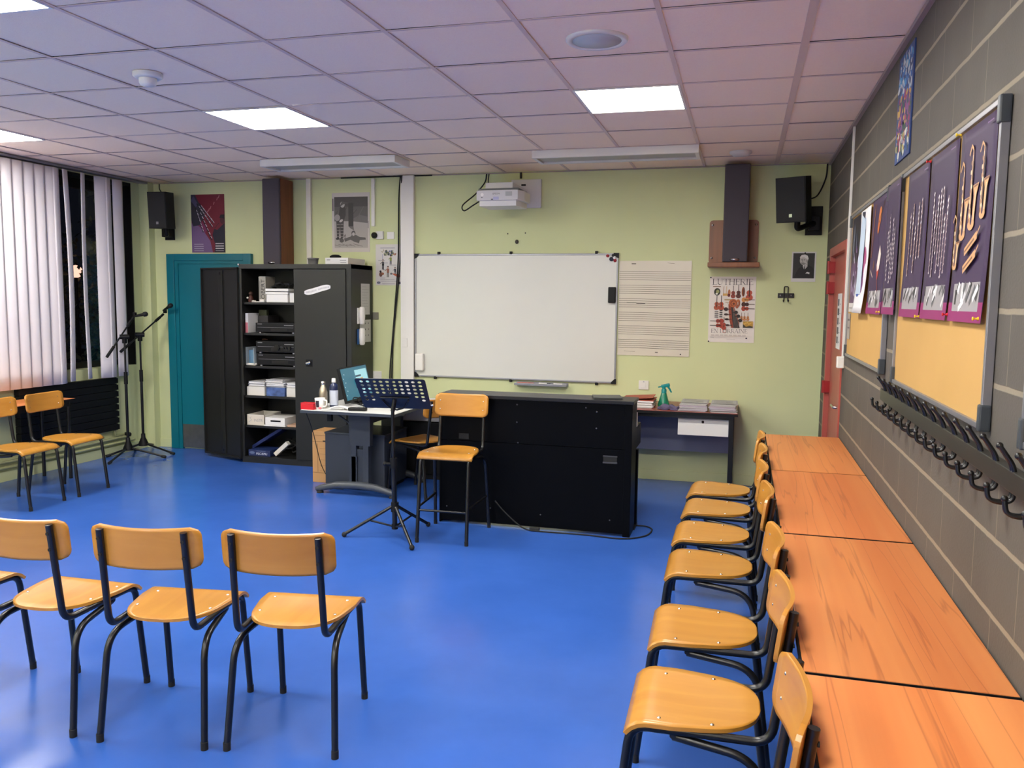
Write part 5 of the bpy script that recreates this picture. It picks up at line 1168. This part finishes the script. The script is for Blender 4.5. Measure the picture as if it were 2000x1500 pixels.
# tray: bottom edge at z .875, leaning towards the viewer
RT = RZ(.18) @ RX(-.0); tl = math.radians(48)
Rm = RZ(.18)
bx0 = V((-.018, .10, .87))
def tp_(x, s_, d=0):   # x across, s up the tray, d off the back face (towards viewer / down)
    v = V((x, -math.sin(tl)*s_-math.cos(tl)*d, math.cos(tl)*s_-math.sin(tl)*d)); return bx0+Rm @ v
TW, TH = .235, .335
holes = []
for rw in range(6):
    for cl_ in range(10):
        if rw >= 4 and not (cl_ < 2 or cl_ >= 8): continue
        if rw == 5 and cl_ == 8: continue
        holes.append((-.195+.0433*cl_, .302-.041*rw))
tm = bmesh.new(); 
def ringpts(poly): return [tm.verts.new((p[0], p[1], 0)) for p in poly]
outer = rrect(-TW, 0, TW, TH, .018, 4); ov = ringpts(outer); ed = [tm.edges.new((ov[i], ov[(i+1) % len(ov)])) for i in range(len(ov))]
for hx, hz in holes:
    hv = ringpts([(hx+.0125*math.cos(2*PI*i/14), hz+.0125*math.sin(2*PI*i/14)) for i in range(14)]); ed += [tm.edges.new((hv[i], hv[(i+1) % 14])) for i in range(14)]
bmesh.ops.triangle_fill(tm, use_beauty=True, edges=ed)
for f in list(tm.faces):
    c_ = f.calc_center_median()
    if any(math.hypot(c_.x-hx, c_.y-hz) < .0118 for hx, hz in holes): tm.faces.remove(f)
ex = bmesh.ops.extrude_face_region(tm, geom=list(tm.faces))
for v in ex['geom']:
    if isinstance(v, bmesh.types.BMVert): v.co.z = .0025
for v in tm.verts: v.co = tp_(v.co.x, v.co.y, v.co.z)
bmesh.ops.recalc_face_normals(tm, faces=tm.faces)
me = bpy.data.meshes.new('tray'); tm.to_mesh(me); tm.free(); me.materials.append(M['tray']); o = bpy.data.objects.new('tray', me); C.objects.link(o); o.parent = t
b = MB()
def lip(s0, d0, d1, th):
    vs = [tp_(x, s_, d) for d in (d0, d1) for s_ in (s0, s0+th) for x in (-TW+.01, TW-.01)]; b.raw(vs, [[0, 1, 3, 2], [4, 6, 7, 5], [0, 4, 5, 1], [2, 3, 7, 6], [0, 2, 6, 4], [1, 5, 7, 3]])
lip(-.002, -.045, .003, .004); b.build('lower_ledge', M['tray'], t)
b = MB()
for s in (-1, 1): b.tube(spline([tp_(0, .02, .03), tp_(s*.05, .03, .016), tp_(s*.085, .09, .008), tp_(s*.09, .10, .003)]), .006, 8)
b.build('yoke', M['black'], t)
b = MB(); b.cyl(V((-.014, 0, .86)), tp_(0, .12, .012), .015); b.build('neck', M['black'], t); b = MB(); b.cyl(tp_(-.1, .13, .008), tp_(.1, .13, .008), .006, 8); b.build('back_bar', M['black'], t)
for s in (1,): MB().cyl(tp_(s*(TW-.008), .028, -.004), tp_(s*(TW+.016), .035, -.004), .006, 8).build('page_clip', M['chrome'], t)

# ------------------------------------------------------------------ microphones
def mic_stand(lb, loc, ph, legs, tail, head, lb2, extra=None):
    t = thing('microphone_stand', lb, 'microphone stand', loc, 0, 'boom microphone stands in the corner')
    MB().cyl((0, 0, .10), (0, 0, .78), .0135).build('lower_tube', M['black'], t); MB().cyl((0, 0, .76), (0, 0, ph), .0095).build('upper_tube', M['black'], t)
    MB().cyl((0, 0, .74), (0, 0, .86), .018, 14).build('height_grip', M['blackmatte'], t)
    MB().lathe([(.05, .075), (.048, .10), (.022, .16), (.02, .20), (.014, .20)], 16).build('leg_hub', M['blackmatte'], t)
    for a in legs:
        L = MB().tube([(.03*math.cos(a), .03*math.sin(a), .095), (.37*math.cos(a), .37*math.sin(a), .018)], .010, 10).build('leg', M['black'], t)
        MB().cyl((.34*math.cos(a), .34*math.sin(a), .022), (.385*math.cos(a), .385*math.sin(a), .014), .014, 10).build('rubber_foot', M['rubber'], L)
    tail, head = V(tail), V(head); m_ = V((0, 0, ph+.02)); d = (head-tail).normalized()
    MB().cyl(tail, head, .008).build('boom', M['black'], t)
    k = MB(); k.cyl(m_-V((.03, .03, 0)), m_+V((.03, .03, 0)), .024, 14); k.box(m_-V((0, 0, .03)), (.035, .035, .07), .006); k.build('boom_clutch', M['blackmatte'], t)
    MB().cyl(tail, tail+d*.13, .014).build('counterweight', M['blackmatte'], t)
    MB().cyl(head-d*.09, head-d*.02, .014).build('boom_grip', M['blackmatte'], t)
    k = MB(); k.cyl(head-d*.01, head+d*.03, .012); k.box(head+d*.055+V((0, 0, .012)), (.03, .03, .035), .006); k.build('mic_clip', M['blackmatte'], t)
    return t, head, d
def mic(lb, p, d, L=.16):
    t = thing('microphone', lb, 'microphone', p, 0, 'microphones on the boom stands'); d = V(d).normalized()
    MB().tube([(0, 0, 0), d*L*.7], [.010, .016], 14).build('handle', M['blackmatte'], t)
    X = d.to_track_quat('Z', 'Y').to_matrix().to_4x4(); X.translation = d*L*.7
    MB().lathe([(.016, 0), (.024, .006), (.025, .03), (.018, .045), (.001, .05)], 16, X).build('mesh_head', mat('mic_mesh', (34, 34, 36), .45, .5, bump=.3, bscale=900), t)
t_, hd, d_ = mic_stand('boom microphone stand nearer the teal door, its microphone raised to the right', (-5.94, 7.23, 0), 1.20, (-.05, 1.95, -2.0), (-.06, -.215, 1.055), (.07, .25, 1.41), '')
W_ = V((-5.94, 7.23, 0))+hd
mic('raised microphone pointing at the teal door', W_+V((.015, .012, .055)), (.9, -.25, .42), .15)
t_, hd, d_ = mic_stand('boom microphone stand nearer the radiator, its microphone against the dark window', (-5.90, 6.96, 0), 1.19, (-1.34, .2, 2.1), (-.05, -.19, 1.02), (-.02, .14, 1.38), '')
W_ = V((-5.90, 6.96, 0))+hd
mic('microphone in front of the right edge of the blind', W_+V((.0, .03, .03)), (.35, .35, .1), .12)

# ------------------------------------------------------------------ piano
PL, PR, PF = -2.088, -.70, 5.63
t = thing('piano', 'black digital piano with its tall back panel towards the room', 'piano', (0, 0, 0))
b = MB(); b.bx(PL+.012, PR-.05, PF, PF+.03, .61, .915); b.build('upper_back_panel', M['pianoblack'], t)
b = MB(); b.bx(PL+.012, PR-.05, PF-.003, PF+.03, .02, .606); b.build('lower_back_panel', M['pianoblack'], t)
for x0, x1 in ((PL, PL+.012), (PR-.05, PR)): MB().bx(x0, x1, PF-.006, PF+.24, 0, .918, .003).build('side_panel', M['pianoblack'], t)
MB().bx(PL-.006, PR+.008, PF-.018, PF+.26, .919, .943, .003).build('top_lid', mat('lid_black', (22, 22, 25), .35, 0, .3), t)
MB().bx(PL+.02, PR-.01, PF+.24, PF+.60, .56, .72, .006).build('keybed', M['pianoblack'], t)
wk = MB(); 
for i in range(52): wk.bx(PL+.09+i*.0235, PL+.112+i*.0235, PF+.42, PF+.575, .72, .738)
wk.build('white_keys', M['white'], t)
MB().bx(PR-.016, PR+.0, PF+.262, PF+.30, .73, .83, .002).build('key_lid', M['white'], t)
for x in (PL+.06, PR-.012): MB().bx(x-.02, x+.02, PF+.30, PF+.345, .012, .56, .003).build('leg', M['pianoblack'], t)
for x in (PL+.06, PR-.012): MB().bx(x-.022, x+.022, PF+.20, PF+.36, .0, .014).build('foot', M['black'], t)
h = MB(); h.bx(-.895, -.797, PF-.006, PF-.002, .553, .561); h.bx(-.895, -.797, PF-.010, PF-.002, .508, .518); h.build('grip_recess_rim', ink((56, 56, 62)), t); MB().bx(-.893, -.799, PF-.0045, PF-.003, .518, .553).build('grip_recess', M['rubber'], t)
MB().bx(-1.94, -1.865, PF-.003, PF-.0005, .62, .66).build('cable_port', M['rubber'], t)
for x, z in ((-1.51, .885), (-1.51, .76), (-1.50, .615), (-1.02, .885), (-.945, .745), (-.945, .86), (-1.70, .13), (-1.33, .11), (-.84, .11), (-2.03, .12)): MB().lathe([(.006, 0), (.001, .002)], 8, Matrix.Translation((x, PF-.004, z)) @ RX(PI/2).to_4x4()).build('screw', ink((60, 60, 66)), t)
tag(MB().tube(spline([(-1.66, 5.61, .19), (-1.60, 5.60, .13), (-1.50, 5.59, .05), (-1.42, 5.575, .012), (-1.30, 5.57, .007), (-1.0, 5.58, .007), (-.74, 5.565, .007), (-.60, 5.68, .007), (-.57, 5.85, .007), (-.62, 5.93, .007), (-.69, 5.93, .007)]), .005, 8).build('black_cable', M['rubber']), 'black cord looping on the floor round the foot of the piano', 'cable')
tag(MB().bx(-1.40, -1.33, 5.588, 5.618, 0, .022, .003).build('power_plug', ink((44, 44, 44))), 'small dark adapter on the floor at the piano back', 'plug')
tag(MB().box((-.90, 5.78, .949), (.20, .17, .010), .002, RZ(.25)).build('folder', M['greyfolder']), 'dark grey folder lying on the piano lid', 'folder')

# ------------------------------------------------------------------ drawer desk against the end wall
t = thing('drawer_desk', 'dark-topped desk with one white drawer against the end wall', 'desk', (0, 0, 0)); X0, X1, Y0, Y1, H = -1.42, -.018, 6.90, 7.58, .725
MB().bx(X0, X1, Y0, Y1, H-.025, H, .003).build('desktop', M['redwood'], t)
b = MB(); b.bx(X0-.003, X1+.003, Y0-.004, Y0+.001, H-.026, H-.004); b.bx(X1-.001, X1+.004, Y0, Y1, H-.026, H-.004); b.build('edge_band', M['blackmatte'], t)
b = MB(); b.bx(X0+.03, X1-.03, Y0+.012, Y0+.042, H-.055, H-.026); b.bx(X0+.03, X1-.03, Y1-.04, Y1-.01, H-.055, H-.026); b.bx(X1-.06, X1-.03, Y0+.042, Y1-.04, H-.055, H-.026); b.bx(X0+.03, X0+.06, Y0+.042, Y1-.04, H-.055, H-.026); b.build('frame', M['black'], t)
for x in (X0+.045, X1-.045):
    for y in (Y0+.03, Y1-.03): MB().bx(x-.018, x+.018, y-.018, y+.018, 0, H-.026, .003).build('leg', M['black'], t)
dr = MB().bx(-.49, -.085, Y0+.05, Y0+.068, .525, .665, .003).build('drawer', M['white'], t)
MB().bx(-.48, -.095, Y0+.068, Y0+.45, .535, .655).build('drawer_box', M['lightgrey'], dr)
MB().lathe([(.011, 0), (.011, .004), (.001, .005)], 14, Matrix.Translation((-.29, Y0+.05, .64)) @ RX(PI/2).to_4x4()).build('lock', M['blackmatte'], dr)
MB().bx(X0+.06, X1-.06, Y1-.12, Y1-.10, .30, .69).build('modesty_panel', M['modesty'], t)
pile(-.96, -.71, 7.02, 7.30, H, 9, M['paper'], 'papers under the reddish folder on the drawer desk', 41, th=.0065, jit=.008)
tag(MB().bx(-.965, -.70, 7.02, 7.31, H+.0593, H+.0643).box((-.84, 7.16, H+.078), (.26, .27, .004), 0, RY(-.07)).build('folder', M['folderred']), 'reddish folder lying on papers beside the spray bottle', 'folder')
t = thing('spray_bottle', 'green spray bottle with teal trigger head on the drawer desk', 'spray bottle', (-.635, 7.22, H))
MB().lathe([(.048, 0), (.052, .006), (.046, .03), (.03, .085), (.021, .115), (.018, .12)], 28).build('bottle', M['greenglass'], t)
MB().lathe([(.022, .112), (.022, .14), (.015, .15)], 20).build('collar', M['tealplastic'], t)
b = MB(); b.box((.012, 0, .175), (.075, .024, .03), .008, RY(-.25)); b.cyl((0, 0, .148), (0, 0, .17), .013); b.cyl((-.02, 0, .167), (-.05, 0, .16), .006); b.build('spray_head', M['tealplastic'], t)
MB().tube([(.03, 0, .172), (.046, 0, .15), (.064, 0, .118)], [.009, .008, .006], 8).build('trigger', M['tealplastic'], t)
tag(MB().sheet(lambda u, v: (-.655+.15*u+.01*math.sin(v*9), 6.94+.14*v, H+.018+.022*math.sin(u*PI)*math.sin(v*PI)+.008*math.sin(u*13+v*7)), 18, 14, .018).build('cloth', M['mauvecloth']), 'crumpled mauve cloth in front of the spray bottle', 'cloth')
for x0, x1, sd, lb in ((-.49, -.26, 51, 'stack of printed booklets in the middle of the drawer desk'), (-.245, -.025, 52, 'stack of printed booklets at the right end of the drawer desk')):
    r = random.Random(sd); t = thing('booklet_stack', lb, 'paper pile', (0, 0, 0), 0, 'booklet stacks on the drawer desk'); b = MB()
    for k in range(6): b.box(((x0+x1)/2+r.uniform(-.006, .006), 7.08+r.uniform(-.01, .01), H+.0065*(k+.5)), (x1-x0-.01, .30, .006), .001, RZ(r.uniform(-.04, .04)), k % 2)
    b.build('lower_pile', [M['greypaper'], mat('mauve_paper', (176, 164, 178), .8)], t); b = MB()
    for k in range(3): b.box(((x0+x1)/2+.006*k, 7.15+.02*k, H+.0395+.0065*(k+.5)), (x1-x0-.014, .26, .006), .001, RZ(r.uniform(-.05, .05)))
    b.build('upper_pile', M['greypaper'], t)
    a = Art(x1-x0-.02, .25, (188, 188, 186), t=.0006)
    for k in range(9): a.scribble(.02, x1-x0-.05, .03+.022*k, (120, 120, 122), .004, sd+k)
    a.line([(.02, .225), (.12, .21)], .008, (70, 68, 72)); a.rect(.12, .06, .18, .075, (96, 100, 84))
    o = a.build('cover_page', (x0+.012, 7.05, H+.0595), 0, parent=t); o.rotation_euler = (-PI/2, 0, 0)

# ------------------------------------------------------------------ light, world, camera
wd = bpy.data.worlds.new('night'); S.world = wd; wd.use_nodes = True
wd.node_tree.nodes['Background'].inputs[0].default_value = (.01, .012, .02, 1); wd.node_tree.nodes['Background'].inputs[1].default_value = .08

yaw, pitch, roll, F = -0.2686, -0.1001, 0.0112, 1632.97
cy, sy, cp, sp_, cr_, sr = math.cos(yaw), math.sin(yaw), math.cos(pitch), math.sin(pitch), math.cos(roll), math.sin(roll)
fw = V((sy*cp, cy*cp, sp_)); rt = V((cy, -sy, 0)); up = rt.cross(fw)
r2, u2 = rt*cr_+up*sr, up*cr_-rt*sr
cd = bpy.data.cameras.new('camera'); co = bpy.data.objects.new('camera', cd); C.objects.link(co)
mw = Matrix((r2, u2, -fw)).transposed().to_4x4(); mw.translation = V((0, 0, 1.6153)); co.matrix_world = mw
cd.sensor_width = 36; cd.lens = 36*F/2000; cd.clip_start = .05
S.camera = co
vs = S.view_settings
vs.view_transform = 'Standard'; vs.look = 'None'; vs.gamma = 1; vs.exposure = 2.0; vs.use_curve_mapping = False
S.cycles.use_denoising = True; S.cycles.max_bounces = 8; S.cycles.diffuse_bounces = 5; S.cycles.sample_clamp_indirect = 6
